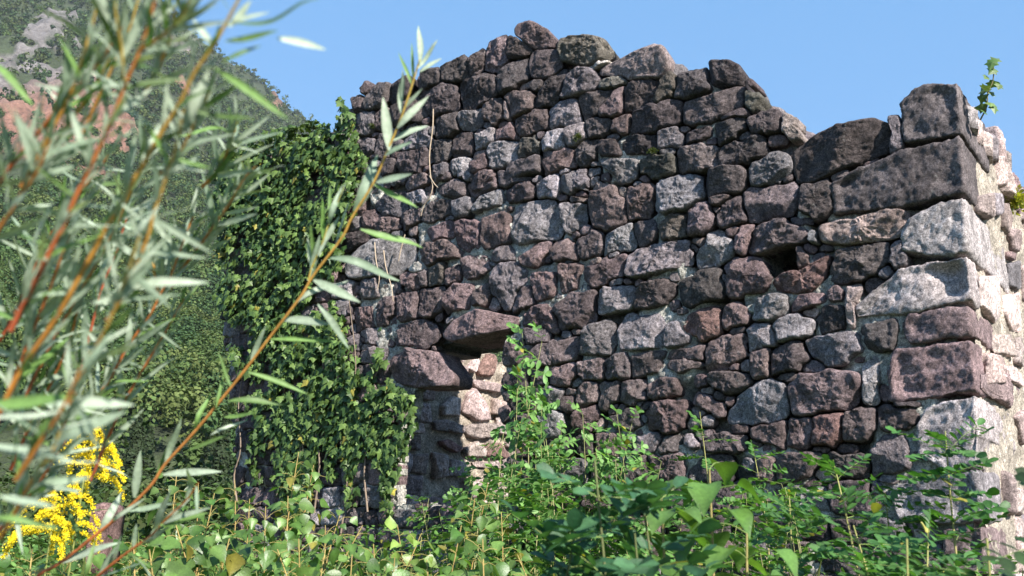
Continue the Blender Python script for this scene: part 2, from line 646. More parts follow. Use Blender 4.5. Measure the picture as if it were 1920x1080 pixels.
CAPS = [  # loose stones crowning the wall
    ('B', 'v', '250,160 275,130 320,115 380,130 450,170 490,230 480,270 370,280 260,200', 'dark domed stone on the highest point of the wall'),
    ('B', 'k', '515,230 600,205 670,200 760,215 820,290 810,330 740,370 660,380 530,350 510,290', 'brownish boulder with a pale mortar patch beneath it'),
    ('B', 'y', '720,430 740,380 900,310 1050,245 1110,270 1150,350 1140,400 1090,450 900,455 860,430', 'pale tilted slab lying on the wall top'),
    ('B', 'd', '1340,350 1400,345 1470,345 1530,370 1560,430 1550,490 1410,500 1360,480', 'rounded dark stone at the edge of the broken gap'),
]
WALL_TOP = np.array([(300, 390), (412, 345), (450, 300), (560, 258), (625, 236), (640, 188), (690, 163), (800, 123), (860, 112), (900, 84), (960, 64),
                     (985, 55), (1040, 85), (1060, 92), (1105, 88), (1150, 108), (1120, 135), (1240, 110), (1262, 130), (1290, 136), (1340, 128),
                     (1395, 150), (1410, 172), (1430, 205), (1490, 238), (1530, 252), (1620, 228), (1690, 220), (1695, 200), (1800, 175)], float)
OPENING = px_of('H', '400,250 600,215 770,185 800,250 795,380 775,520 780,640 815,760 830,1000 830,1150 190,1150 195,1000 210,820 270,700 300,520 490,490 495,430 440,330')
HOLE = px_of('E', '990,480 1060,450 1175,420 1190,470 1190,555 1110,580 1045,600')
TOPU = front_uz(WALL_TOP)
o_ = np.argsort(TOPU[:, 0])
TOPU = TOPU[o_]
LEFT = front_uz([(408, 300), (412, 480), (414, 620), (426, 760), (434, 900), (440, 1080)])
LEFT = LEFT[np.argsort(LEFT[:, 1])]


def u_end(z):
    return np.interp(z, LEFT[:, 1], LEFT[:, 0])


U_END = LEFT[:, 0].max()
OPEN_UZ, HOLE_UZ = front_uz(OPENING, 0.0), front_uz(HOLE, 0.0)


def top_at(u):
    return np.interp(u, TOPU[:, 0], TOPU[:, 1])


def fw(u, z, w):
    return C0 + np.outer(u, WL) + np.outer(z, ZZ) + np.outer(w, NF)


def sw(s, z, w):
    return C0 + np.outer(s, IN) + np.outer(z, ZZ) + np.outer(w - corner_u(z), NS)


def rock(poly, h, depth, seed, res=0.0085, rough=1.0, facet=1.0, back=0.95, grow=1.0):
    """closed stone: outline poly in (a, b), front bulging to +h, body running back to -depth"""
    r = np.random.default_rng(seed)
    poly = np.asarray(poly, float)
    x, y = poly[:, 0], poly[:, 1]
    x2, y2 = np.roll(x, -1), np.roll(y, -1)
    cr = x * y2 - x2 * y
    A = cr.sum() / 2
    c = np.array([((x + x2) * cr).sum(), ((y + y2) * cr).sum()]) / (6 * A)
    size = math.sqrt(abs(A))
    na = int(np.clip(3.3 * size / res, 24, 96))
    nr = int(np.clip(0.5 * size / res, 7, 26))
    th = np.linspace(0, 2 * np.pi, na, endpoint=False)
    D = np.stack([np.cos(th), np.sin(th)], 1)
    R = np.zeros(na)
    for i in range(len(poly)):
        p, q = poly[i] - c, poly[(i + 1) % len(poly)] - c
        e = q - p
        den = D[:, 0] * e[1] - D[:, 1] * e[0]
        den = np.where(np.abs(den) < 1e-12, 1e-12, den)
        t = (p[0] * e[1] - p[1] * e[0]) / den
        k = (p[0] * D[:, 1] - p[1] * D[:, 0]) / den
        ok = (t > 0) & (k >= -1e-6) & (k <= 1 + 1e-6)
        R = np.where(ok & (t > R), t, R)
    R = np.maximum(R, 0.15 * size)
    for _ in range(1):
        R = 0.1 * np.roll(R, 1) + 0.8 * R + 0.1 * np.roll(R, -1)
    off = r.uniform(-50, 50, 3)
    q3 = np.stack([D[:, 0] * 2.2, D[:, 1] * 2.2, np.zeros(na)], 1) + off
    R = R * (grow + 0.045 * rough * fbm(q3, 3, seed % 97))
    sk = np.linspace(0, 1, nr + 1)[1:] ** 0.9
    S = np.concatenate([[0.0], np.repeat(sk, na)])
    xy = np.vstack([[0, 0], (sk[:, None, None] * R[None, :, None] * D[None]).reshape(-1, 2)])
    RR = np.concatenate([[size], np.tile(R, nr)])
    de = RR * (1 - S)
    rr = min(0.02, 0.09 * size)
    t = np.clip(de / rr, 0, 1)
    fall = np.sqrt(np.clip(1 - (1 - t) ** 2, 0, 1))
    tl = r.normal(0, 0.15, 2) * facet
    H = h + xy @ tl
    for i in range(int(r.integers(1, 4))):          # chipped corners and arrises
        a = r.uniform(0, 2 * np.pi)
        ext = (xy @ np.array([math.cos(a), math.sin(a)])).max()
        H = np.minimum(H, h + (ext * r.uniform(.5, .95) - (xy @ np.array([math.cos(a), math.sin(a)]))) * r.uniform(.6, 1.9) * facet)
    for i in range(int(r.integers(2, 5))):
        a = r.uniform(0, 2 * np.pi)
        m = r.uniform(0.1, 0.45) * facet
        o = r.uniform(0.0, 0.9) * size * 0.5
        H = np.minimum(H, h * 1.05 + (o - (xy @ np.array([math.cos(a), math.sin(a)]))) * m)
    H = np.maximum(H, 0.1 * h)
    P3 = np.concatenate([xy, np.zeros((len(xy), 1))], 1)
    nz = (0.012 * fbm(P3 * 9 + off, 3, seed % 89) + 0.012 * ridged(P3 * 14 + off, 2, seed % 83) * vnoise(P3 * 6 + off) + (0.016 * fbm(P3 * 17 + off, 3, seed % 73) + 0.011 * fbm(P3 * 50 + off, 3, seed % 79, 0.8)) * r.uniform(.5, 1.3))
    nz = nz * rough * min(1.0, size / 0.2)
    w = H * (0.72 + 0.28 * fall) + nz * (0.5 + 0.5 * fall) - 0.012 * (1 - fall)
    rings = [(1.0, 0.0, 0.5), (0.99, 0.0, 0.75), (0.5 + 0.5 * back, -depth * 0.5, 1.0), (back, -depth, 1.0)]
    V = [np.concatenate([xy, w[:, None]], 1)]
    wl_ = w[-na:]
    for sc, ww, f in rings[1:]:
        V.append(np.concatenate([(R * sc)[:, None] * D, (wl_ * (1 - f) + ww * f)[:, None]], 1))
    V.append(np.array([[0, 0, -depth]]))
    V = np.vstack(V)
    # rough up the flanks as well
    fl = np.arange(1 + na * (nr - 1), len(V) - 1)
    V[fl, :2] *= (1 + 0.05 * rough * fbm(V[fl] * 14 + off, 3, seed % 71))[:, None]
    V[:, :2] += c
    nring = nr + len(rings) - 1
    j = np.arange(na)
    T = np.stack([np.zeros(na, int), 1 + j, 1 + (j + 1) % na], 1)
    Q = []
    for k in range(nring - 1):
        a0, b0 = 1 + k * na, 1 + (k + 1) * na
        Q.append(np.stack([a0 + j, b0 + j, b0 + (j + 1) % na, a0 + (j + 1) % na], 1))
    last = 1 + (nring - 1) * na
    T = np.vstack([T, np.stack([np.full(na, len(V) - 1), last + (j + 1) % na, last + j], 1)])
    return V, np.vstack(Q), T


def stone_tint(base, V, seed):
    r = np.random.default_rng(seed + 5000)
    b = np.array(PAL[base]) * r.uniform(0.78, 1.25) * np.array([r.uniform(.97, 1.07), 1.0, r.uniform(.96, 1.04)])
    m = 1 + 0.35 * fbm(V * 5 + r.uniform(-9, 9, 3), 3, seed % 67)
    return b[None, :] * m[:, None]


def flip(poly):
    p = np.asarray(poly)
    x, y = p[:, 0], p[:, 1]
    return p if (x * np.roll(y, -1) - np.roll(x, -1) * y).sum() > 0 else p[::-1]


def put_front(bt, poly, base, h, depth, seed, **k):
    V, Q, T = rock(flip(poly), h, depth, seed, **k)
    bt.add(fw(V[:, 0], V[:, 1], V[:, 2]), Q[:, ::-1], T[:, ::-1], stone_tint(base, V, seed))


ruin = thing('ruined_building', fw(np.array([2.0]), np.array([0.6]), np.array([-0.3]))[0],
             'roofless ruin of dark purple rubble masonry with a broken wall top', 'ruin')

# occupancy raster of the front face so the gaps can be filled with smaller stones
GU, GZ = np.meshgrid(np.arange(-0.2, U_END + 0.1, 0.02), np.arange(0.3, 5.6, 0.02), indexing='ij')
GP = np.stack([GU.ravel(), GZ.ravel()], 1)
occ = np.zeros(len(GP), bool)


def claim(poly):
    lo, hi = poly.min(0) - 0.02, poly.max(0) + 0.02
    i = np.where((GP[:, 0] > lo[0]) & (GP[:, 0] < hi[0]) & (GP[:, 1] > lo[1]) & (GP[:, 1] < hi[1]))[0]
    return i[in_poly(GP[i], poly)]


occ[claim(OPEN_UZ)] = True
occ[claim(HOLE_UZ)] = True
bt = Batch()
FIELD, BLOCK = [], []
for k, line in enumerate(STONES):
    head, body = line.split('|')
    fr, fl = head.split()
    poly = front_uz(px_of(fr, body))
    occ[claim(poly)] = True
    r = np.random.default_rng(900 + k)
    through = '^' in fl
    FIELD.append((poly, fl[0], r.uniform(0.035, 0.068), 0.16 if through else 0.13, 900 + k, 0.0085))

# ---- quoins: big dressed blocks that show on both faces
QUOINS = [  # front corners TL TR BR BL (px), visible depth on the side face, colour, label
    (px_of('C', '1225,395 1300,318 1400,288 1545,280 1560,580 1240,628'), 0.70, 'd', 'topmost dark cornerstone with rounded upper left edge'),
    (px_of('C', '845,850 1000,760 1300,650 1562,588 1575,905 1230,985 850,1020'), 0.37, 'd', 'long dark cornerstone with a scooped face'),
    (px_of('F', '1225,225 1270,150 1450,60 1580,30 1600,340 1400,362 1240,330'), 1.12, 'w', 'pale grey cornerstone with a pitted face'),
    (px_of('F', '965,640 1040,570 1130,500 1210,430 1400,385 1605,350 1612,612 1480,640 1200,690 980,705'), 0.14, 'h', 'long grey cornerstone with a tapering left end'),
    (px_of('F', '1235,740 1270,690 1612,632 1625,800 1400,835 1280,860 1240,800'), 0.62, 'v', 'low dark cornerstone with hollows in its face'),
    (px_of('F', '1172,930 1195,890 1400,860 1625,825 1650,1120 1400,1165 1170,1180'), 0.24, 'v', 'squared dark cornerstone with level bed'),
    (px_of('G', '1240,290 1290,185 1420,130 1560,112 1570,495 1400,520 1260,430'), 1.00, 'h', 'pale cornerstone half hidden by leaves'),
    (px_of('G', '1100,600 1250,560 1575,505 1600,790 1400,800 1150,790'), 0.50, 'g', 'coarse pale cornerstone low in the corner'),
    (px_of('G', '1380,830 1595,810 1610,1080 1390,1080'), 0.60, 'v', 'lowest cornerstone behind the leaves'),
]


QSIDE = []


def quoin(poly, sdepth, seed, res=0.0105, rough=1.0):
    poly = flip(poly)
    lo, hi = poly.min(0), poly.max(0)
    cz = (lo[1] + hi[1]) / 2
    zs = np.linspace(0, 1, 9)
    # left and right limits of the outline at a set of heights, and its top/bottom along its length
    us = np.linspace(lo[0], hi[0], 60)
    topz, botz = np.zeros(60), np.zeros(60)
    for i, u in enumerate(np.clip(us, lo[0] + 1e-4, hi[0] - 1e-4)):
        zz = []
        for a in range(len(poly)):
            p, q = poly[a], poly[(a + 1) % len(poly)]
            if (p[0] <= u) != (q[0] <= u):
                zz.append(p[1] + (q[1] - p[1]) * (u - p[0]) / (q[0] - p[0]))
        topz[i], botz[i] = max(zz), min(zz)
    for a in (topz, botz):
        a[:3], a[-2:] = a[3], a[-3]
    L, Hh, Dp = hi[0] - lo[0], (topz - botz).mean(), sdepth
    dims = np.array([L, Hh, Dp + 0.05]) / 2
    rad = 0.02
    faces = []
    verts = []
    cnt = 0
    for ax in range(3):
        for sg in (-1, 1):
            o1, o2 = [(1, 2), (2, 0), (0, 1)][ax]
            n1, n2 = max(6, int(2 * dims[o1] / res)), max(6, int(2 * dims[o2] / res))
            g1, g2 = np.meshgrid(np.linspace(-1, 1, n1), np.linspace(-1, 1, n2), indexing='ij')
            P = np.zeros((n1 * n2, 3))
            P[:, ax] = sg * dims[ax]
            P[:, o1], P[:, o2] = g1.ravel() * dims[o1], g2.ravel() * dims[o2]
            i = np.arange(n1 * n2).reshape(n1, n2)
            q = np.stack([i[:-1, :-1], i[1:, :-1], i[1:, 1:], i[:-1, 1:]], -1).reshape(-1, 4)
            faces.append((q if sg > 0 else q[:, ::-1]) + cnt)
            verts.append(P)
            cnt += len(P)
    P = np.vstack(verts)
    F = np.vstack(faces)
    key = np.round(P * 2e4).astype(np.int64)
    _, idx, inv = np.unique(key, axis=0, return_index=True, return_inverse=True)
    P, F = P[idx], inv.ravel()[F]
    inner = np.clip(P, -(dims - rad), dims - rad)
    n = P - inner
    n /= np.linalg.norm(n, axis=1)[:, None] + 1e-9
    P = inner + n * rad
    r = np.random.default_rng(seed)
    off = r.uniform(-40, 40, 3)
    d = 0.024 * fbm(P * 3.6 + off, 3, seed) + 0.014 * fbm(P * 13 + off, 3, seed + 3) + 0.011 * fbm(P * 50 + off, 3, seed + 5, 0.8)
    inner_m = sstep(0.01, 0.10, dims[0] - np.abs(P[:, 0])) * sstep(0.01, 0.07, dims[1] - np.abs(P[:, 1]))
    fr = n[:, 2] > 0.5                      # bossed front, flatter side
    for _ in range(5):
        a, m, o = r.uniform(0, 6.28), r.uniform(.1, .4), r.uniform(0.0, 0.5) * L
        cut = np.minimum(0, (o - (P[:, 0] * math.cos(a) + P[:, 1] * math.sin(a)))) * m
        d += np.where(fr, np.maximum(cut, -0.05), 0) * inner_m
    d *= np.where(n[:, 0] < -0.5, 0.55, 1.0) * rough
    P = P + n * d[:, None]
    a = np.clip(P[:, 0] / L + 0.5, -0.05, 1.05)
    tz, bz = np.interp(a, np.linspace(0, 1, 60), topz), np.interp(a, np.linspace(0, 1, 60), botz)
    b = P[:, 1] / Hh + 0.5
    u = lo[0] + a * L
    z = bz + b * (tz - bz)
    w = 0.05 - dims[2] + P[:, 2]
    return u, z, w, F


for k, (poly_px, sd, base, lab) in enumerate(QUOINS):
    poly = front_uz(poly_px)
    occ[claim(poly)] = True
    BLOCK.append(poly)
    rt_ = poly[poly[:, 0] < poly[:, 0].min() + .12]
    QSIDE.append((rt_[:, 1].min(), rt_[:, 1].max(), sd))
    u, z, w, F = quoin(poly, sd, 300 + k)
    q = Batch()
    q.add(fw(u, z, w), F[:, ::-1], None, stone_tint(base, np.stack([u, z, w], 1), 300 + k))
    tag(q.build('cornerstone', M_QUOIN, ruin), lab)
# long stone left of the topmost quoin, the lintel and its left bearing stone
for nm, fr, base, h, dp, txt, lab in (
        ('coping_stone', 'C', 'd', 0.08, 0.40, '590,650 680,585 780,530 900,490 1060,462 1170,492 1150,660 900,750 720,830 620,830 600,760', 'long dark stone sloping down to the broken gap'),
        ('lintel', 'D', 'v', 0.10, 0.40, '535,910 600,830 740,770 850,790 990,810 980,870 900,900 740,940 600,960 540,940', 'humped purple lintel over the opening'),
        ('bearing_stone', 'H', 'v', 0.095, 0.25, '112,330 220,270 400,290 490,430 480,490 280,500 150,470', 'jutting stone at the left of the opening')):
    poly = front_uz(px_of(fr, txt), 0.08)
    occ[claim(poly)] = True
    BLOCK.append(poly)
    q = Batch()
    put_front(q, poly, base, h, dp, 400 + len(nm))
    tag(q.build(nm, M_STONE, ruin), lab)
for k, (fr, base, txt, lab) in enumerate(CAPS):
    poly = front_uz(px_of(fr, txt), 0.0)
    occ[claim(poly)] = True
    BLOCK.append(poly)
    q = Batch()
    put_front(q, poly, base, 0.06, 0.30, 500 + k, back=0.72)
    tag(q.build('capstone', M_STONE, ruin), lab)

# ---- filler stones where nothing was traced: coursed ones first, then small wedges
inside = (GP[:, 1] < top_at(GP[:, 0]) - 0.03) & (GP[:, 0] > 0.1) & (GP[:, 0] < u_end(GP[:, 1]))
sd = 2000
z = 0.35
while z < 5.2:
    hh = rng.uniform(0.14, 0.22)
    u = 0.15 + rng.uniform(0, 0.2)
    while u < U_END:
        ww = rng.uniform(0.16, 0.36)
        jit = lambda a: rng.uniform(-a, a)
        g = 0.008
        poly = np.array([(u + g + jit(.02), z + g + jit(.02)), (u + ww * .5, z + g + jit(.015)), (u + ww - g + jit(.02), z + g + jit(.02)), (u + ww - g + jit(.02), z + hh * .5),
                         (u + ww - g + jit(.03), z + hh - g + jit(.025)), (u + ww * .5, z + hh - g + jit(.02)), (u + g + jit(.03), z + hh - g + jit(.025)), (u + g + jit(.02), z + hh * .5)])
        i = claim(poly)
        if len(i) and occ[i].mean() < 0.10 and inside[i].all():
            occ[i] = True
            FIELD.append((poly, rng.choice(list('dmmvgvp')), rng.uniform(.03, .06), 0.13, sd, 0.0085))
            sd += 1
        u += ww
    z += hh
for _ in range(2600):
    u, z = rng.uniform(0.1, U_END), rng.uniform(0.5, 5.2)
    ww, hh = rng.uniform(0.04, 0.13), rng.uniform(0.03, 0.08)
    a = np.linspace(0, 2 * np.pi, 8)[:-1] + rng.uniform(0, 1)
    poly = np.stack([u + ww / 2 * np.cos(a) * rng.uniform(.8, 1.15, 7), z + hh / 2 * np.sin(a) * rng.uniform(.8, 1.15, 7)], 1)
    i = claim(poly)
    if len(i) and occ[i].mean() < 0.08 and inside[i].all():
        occ[i] = True
        FIELD.append((poly, rng.choice(list('mvgvmgy')), rng.uniform(.0, .03), 0.06, sd, 0.011))
        sd += 1


def patch(u, z):
    P = np.stack([u, z, u * 0], 1)
    rel = z - top_at(u)
    bias = 0.35 * sstep(-0.7, -2.0, rel) + 0.25 * sstep(1.2, 0.4, u) - 0.13 - 0.15 * sstep(4.2, 5.0, u)
    return sstep(-0.02, 0.3, fbm(P * 2.6 + 3, 3, 44) + bias)


# let neighbouring stones grow until they almost touch: packed rubble with thin joints
G = 0.008
ug, zg = np.arange(-0.2, U_END + 0.2, G), np.arange(0.2, 5.7, G)
GP = np.stack([a.ravel() for a in np.meshgrid(ug, zg, indexing='ij')], 1)
lab = np.zeros(len(GP), np.int32)
for poly in BLOCK + [OPEN_UZ, HOLE_UZ]:
    lab[claim(poly)] = -1
for i, f_ in enumerate(FIELD):
    c_ = claim(f_[0])
    lab[c_[lab[c_] == 0]] = i + 1
room = 5 - np.round(3.2 * patch(GP[:, 0], GP[:, 1])).astype(int)
room[GP[:, 1] > top_at(GP[:, 0]) - 0.02] = 0
room = room.reshape(len(ug), len(zg))
lab = lab.reshape(len(ug), len(zg))
for it in range(5):
    for dx, dy in ((1, 0), (-1, 0), (0, 1), (0, -1)):
        nb = np.roll(lab, (dx, dy), (0, 1))
        grow_ = (lab == 0) & (nb > 0) & (room > it)
        lab = np.where(grow_, nb, lab)
for i, (poly, base, h, dp, sd_, rs_) in enumerate(FIELD):
    p_ = flip(poly)
    x_, y_ = p_[:, 0], p_[:, 1]
    cr_ = x_ * np.roll(y_, -1) - np.roll(x_, -1) * y_
    c_ = np.array([((x_ + np.roll(x_, -1)) * cr_).sum(), ((y_ + np.roll(y_, -1)) * cr_).sum()]) / (3 * cr_.sum())
    th_ = np.linspace(0, 2 * np.pi, 64, endpoint=False)
    rr_ = np.arange(0.0, 0.5, 0.006)
    q_ = c_ + rr_[:, None, None] * np.stack([np.cos(th_), np.sin(th_)], 1)[None]
    ii = np.clip(((q_[..., 0] - ug[0]) / G + .5).astype(int), 0, len(ug) - 1)
    jj = np.clip(((q_[..., 1] - zg[0]) / G + .5).astype(int), 0, len(zg) - 1)
    own = lab[ii, jj] == i + 1
    R_ = np.array([rr_[np.where(own[:, k])[0].max()] if own[:, k].any() else 0.01 for k in range(64)])
    e_ = np.array([np.abs((p_ - c_) @ np.array([math.cos(t), math.sin(t)])).max() for t in th_])
    R_ = np.minimum(np.maximum(R_ - 0.002, 0.015), e_ + 0.03)
    R_ = .12 * np.roll(R_, 1) + .76 * R_ + .12 * np.roll(R_, -1)
    put_front(bt, c_ + R_[:, None] * np.stack([np.cos(th_), np.sin(th_)], 1), base, h, dp, sd_, res=rs_)
# rubble along the top of the wall, behind the face
for u in np.arange(0.45, U_END, 0.10):
    for w in (-0.16, -0.30, -0.44):
        s_ = rng.uniform(.10, .17)
        zt = top_at(u) - rng.uniform(.07, .20)
        a = np.linspace(0, 2 * np.pi, 8)[:-1]
        poly = np.stack([s_ * np.cos(a) * rng.uniform(.8, 1.2, 7), s_ * .8 * np.sin(a) * rng.uniform(.8, 1.2, 7)], 1)
        V, Q, T = rock(poly, .08, .12, sd, res=0.015)
        bt.add(fw(V[:, 0] + u + rng.uniform(-.04, .04), V[:, 2] + zt, w - V[:, 1]), Q[:, ::-1], T[:, ::-1], stone_tint(rng.choice(list('mvgy')), V, sd))
        sd += 1
front_core = None


# ---- mortar core of the front wall: rough slab with the opening and the small hole cut out
def slab(inside_fn, us, zs, height_fn, thick, mapper, tint_fn):
    U, Z = np.meshgrid(us, zs, indexing='ij')
    u, z = U.ravel(), Z.ravel()
    keep = inside_fn(u, z)
    n1, n2 = len(us), len(zs)
    K = keep.reshape(n1, n2)
    cell = K[:-1, :-1] & K[1:, :-1] & K[1:, 1:] & K[:-1, 1:]
    idx = np.arange(n1 * n2).reshape(n1, n2)
    q = np.stack([idx[:-1, :-1], idx[1:, :-1], idx[1:, 1:], idx[:-1, 1:]], -1)[cell]
    w = height_fn(u, z)
    tb = 0.02 * fbm(np.stack([u * 6, z * 6, u * 0], 1), 3, 5)
    V = np.vstack([mapper(u, z, w), mapper(u, z, (-thick(u, z) if callable(thick) else np.full(len(u), -thick)) + tb)])
    nn = len(u)
    faces = [q[:, ::-1], q + nn]
    pad = np.pad(cell, 1)
    c = pad[1:-1, 1:-1]
    for (dx, dy), (a, b) in {(-1, 0): (0, 3), (1, 0): (2, 1), (0, -1): (1, 0), (0, 1): (3, 2)}.items():
        nb = pad[1 + dx:pad.shape[0] - 1 + dx, 1 + dy:pad.shape[1] - 1 + dy]
        e = (c & ~nb)[cell]
        ea, eb = q[e][:, a], q[e][:, b]
        # through the thickness in steps
        faces.append(np.stack([ea, eb, eb + nn, ea + nn], 1))
    F = np.vstack(faces)
    used, inv = np.unique(F, return_inverse=True)
    C = np.tile(tint_fn(u, z), (2, 1))
    return V[used], inv.reshape(F.shape), C[used]


def mortar_h(u, z):
    P = np.stack([u, z, u * 0], 1)
    rel = z - top_at(u)
    return -0.085 + 0.085 * patch(u, z) + 0.03 * fbm(P * 7, 3, 1) + 0.026 * fbm(P * 24, 4, 2, 0.7) + 0.008 * fbm(P * 80, 2, 3)


def mortar_t(u, z):
    P = np.stack([u, z, u * 0], 1)
    c = np.array([.46, .44, .39])[None] * (1 + .4 * fbm(P * 9, 4, 6))[:, None]
    return c * (0.35 + 0.65 * patch(u, z))[:, None]  # recessed mortar painted darker: shade of the deep joints put into the tint


def front_thick(u, z):
    ul = OPEN_UZ[:, 0].max()          # jamb shaped thin beside the opening so no sunlit reveal shows
    near = sstep(1.0, 0.7, np.abs(u - ul)) * (z < OPEN_UZ[:, 1].max() - 0.06)
    return 0.62 - 0.50 * near - 0.18 * sstep(3.4, 4.0, z)  # wall kept thick over the opening to block skylight and darken the inside


def front_in(u, z):
    p = np.stack([u, z], 1)
    jag = 0.03 * fbm(np.stack([u * 9, z * 9, u * 0], 1), 3, 9)
    return (u < u_end(z) - 0.05) & (z < top_at(u) - 0.07 + jag) & ~in_poly(p + jag[:, None], OPEN_UZ) & ~in_poly(p + jag[:, None] * .3, HOLE_UZ)


V, F, C = slab(front_in, np.arange(0.10, U_END, 0.014), np.arange(0.2, 5.3, 0.014), mortar_h, front_thick, fw, mortar_t)
b = Batch()
b.add(V, F, None, C)
front_core = b.build('front_wall', M_MORTAR, ruin)
fs = bt.build('stonework', M_STONE, front_core)
del bt
# dark void behind the small hole: the wall is solid there a little way in
b = Batch()
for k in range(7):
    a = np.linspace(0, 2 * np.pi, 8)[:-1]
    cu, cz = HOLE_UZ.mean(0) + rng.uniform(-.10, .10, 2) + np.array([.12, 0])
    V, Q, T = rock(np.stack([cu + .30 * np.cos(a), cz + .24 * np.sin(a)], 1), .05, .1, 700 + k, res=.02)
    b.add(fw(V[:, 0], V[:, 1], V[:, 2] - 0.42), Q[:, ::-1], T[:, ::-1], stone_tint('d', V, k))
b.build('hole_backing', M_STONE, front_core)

# ---- side wall
S_PX = [  # traced stones of the sunlit side face
    ('S', 'y', '470,110 480,20 560,0 565,120 530,155'), ('S', 'g', '560,0 610,10 600,120 570,140'), ('S', 'y', '600,60 640,60 655,160 630,240 605,200'),
    ('S', 's', '480,470 560,470 600,520 595,700 570,740 490,620'), ('S', 'v', '440,560 475,570 490,640 455,650 438,610'),
    ('S', 's', '610,580 715,560 720,790 650,780 610,680'), ('S', 'g', '640,400 715,380 720,540 690,555 645,520'),
    ('S', 'v', '575,450 610,455 615,500 580,500'), ('S', 's', '565,800 665,800 670,930 570,900'), ('S', 'y', '680,820 720,810 720,990 680,960'),
    ('S', 'y', '530,900 600,930 610,1080 530,1080'), ('S', 's', '620,970 720,1020 720,1100 640,1060'),
    ('S', 'y', '640,200 690,210 715,260 700,340 660,330'), ('S', 'v', '640,330 670,350 665,390 640,370'),
    ('U', 'v', '470,90 480,0 660,0 680,110 620,190 575,150'), ('U', 's', '640,230 682,190 682,390 660,300'),
    ('U', 's', '560,500 640,500 660,560 640,590 570,590'), ('U', 'r', '555,680 620,660 620,800 570,810'), ('U', 's', '640,610 682,610 682,760 630,740'),
    ('U', 'y', '450,560 540,540 550,640 530,740 460,780'), ('U', 's', '470,850 600,870 650,930 640,1040 560,1080 470,1060'),
]
bs = Batch()
socc = []
for k, (fr, base, txt) in enumerate(S_PX):
    poly = side_sz(px_of(fr, txt), 0.02)
    cq = poly.mean(0)
    if np.abs(poly).max() > 9 or (poly.max(0) - poly.min(0)).max() > 1.6 or any(a - .03 < cq[1] < b_ + .03 and cq[0] < d_ for a, b_, d_ in QSIDE):
        continue
    V, Q, T = rock(flip(poly), 0.035, 0.14, 3000 + k, rough=0.7, facet=.5)
    bs.add(sw(V[:, 0], V[:, 1], V[:, 2]), Q, T, stone_tint(base, V, 3000 + k))
    socc.append(poly)
SIDE_LEN = 3.2


def side_top(s):
    e = side_sz([(1800, 165), (1850, 240), (1873, 250), (1885, 300), (1900, 330), (1919, 345)], 0.0)
    i = np.argsort(e[:, 0])
    return np.interp(s, np.concatenate([e[i, 0], [e[:, 0].max() + 0.6, SIDE_LEN]]), np.concatenate([e[i, 1], [3.3, 2.7]]))


def side_busy(p):
    if any(a - .01 < p[1] < b_ + .01 and p[0] < d_ for a, b_, d_ in QSIDE):
        return True
    return any(in_poly(np.asarray(p)[None], q)[0] for q in socc)


z = 0.4
while z < 4.6:
    hh = rng.uniform(.14, .26)
    s = 0.06 + rng.uniform(0, .08)
    while s < SIDE_LEN:
        ww = rng.uniform(.14, .38)
        j = lambda a: rng.uniform(-a, a)
        cx = (s + ww / 2, z + hh / 2)
        if z + hh < side_top(s + ww / 2) + 0.05 and not any(side_busy((s + a * ww, z + c_ * hh)) for a in (.1, .5, .9) for c_ in (.1, .5, .9)):
            poly = np.array([(s + .012 + j(.02), z + .01 + j(.02)), (s + ww - .012 + j(.02), z + .01 + j(.02)), (s + ww - .012 + j(.025), z + hh - .01 + j(.03)), (s + .012 + j(.02), z + hh - .01 + j(.03))])
            V, Q, T = rock(flip(poly), rng.uniform(.03, .055), 0.14, sd, rough=.8, facet=.6, grow=1.06)
            bs.add(sw(V[:, 0], V[:, 1], V[:, 2]), Q, T, stone_tint(rng.choice(list('ysysgv')), V, sd))
            sd += 1
        s += ww
    z += hh


def side_in(s, z):
    jag = 0.02 * fbm(np.stack([s * 9, z * 9, s * 0], 1), 3, 19)
    return z < side_top(s) - 0.10 + jag


def side_h(s, z):
    P = np.stack([s, z, s * 0 + 4], 1)
    return -0.002 - 0.02 * sstep(.75, .4, s) + 0.02 * fbm(P * 5, 3, 11) + 0.012 * fbm(P * 24, 3, 12)


V, F, C = slab(side_in, np.arange(0.10, SIDE_LEN, 0.018), np.arange(0.2, 4.6, 0.018), side_h, 0.28, sw, lambda s, z: np.array([.46, .40, .33])[None] * (1 + .25 * fbm(np.stack([s * 5, z * 5, s], 1), 3, 13))[:, None])
b = Batch()
b.add(V, F[:, ::-1], None, C)
side_core = b.build('side_wall', M_MORTAR, ruin)
tag(side_core, 'sunlit pale side wall')
for s in np.arange(0.3, SIDE_LEN, 0.13):
    for w in (-.10, -.22):
        a = np.linspace(0, 2 * np.pi, 8)[:-1]
        s_ = rng.uniform(.1, .16)
        V, Q, T = rock(np.stack([s_ * np.cos(a), s_ * np.sin(a)], 1), .07, .12, sd, res=.015)
        bs.add(sw(V[:, 0] + s, V[:, 2] + side_top(s) - rng.uniform(.06, .14), w + V[:, 1]), Q[:, ::-1], T[:, ::-1], stone_tint(rng.choice(list('ysg')), V, sd))
        sd += 1
bs.build('stonework', M_PALE, side_core)

# ---- cross wall inside the ruin, seen sunlit through the opening
UX = OPEN_UZ[:, 0].max() + 0.58


def xw(d, z, w):
    return C0 + UX * WL + np.outer(d, IN) + np.outer(z, ZZ) + np.outer(w, NS)


def cross_px(px):
    p = on_plane(px, C0 + WL * UX, NS)
    return np.stack([(p - C0) @ IN, p[:, 2]], 1)


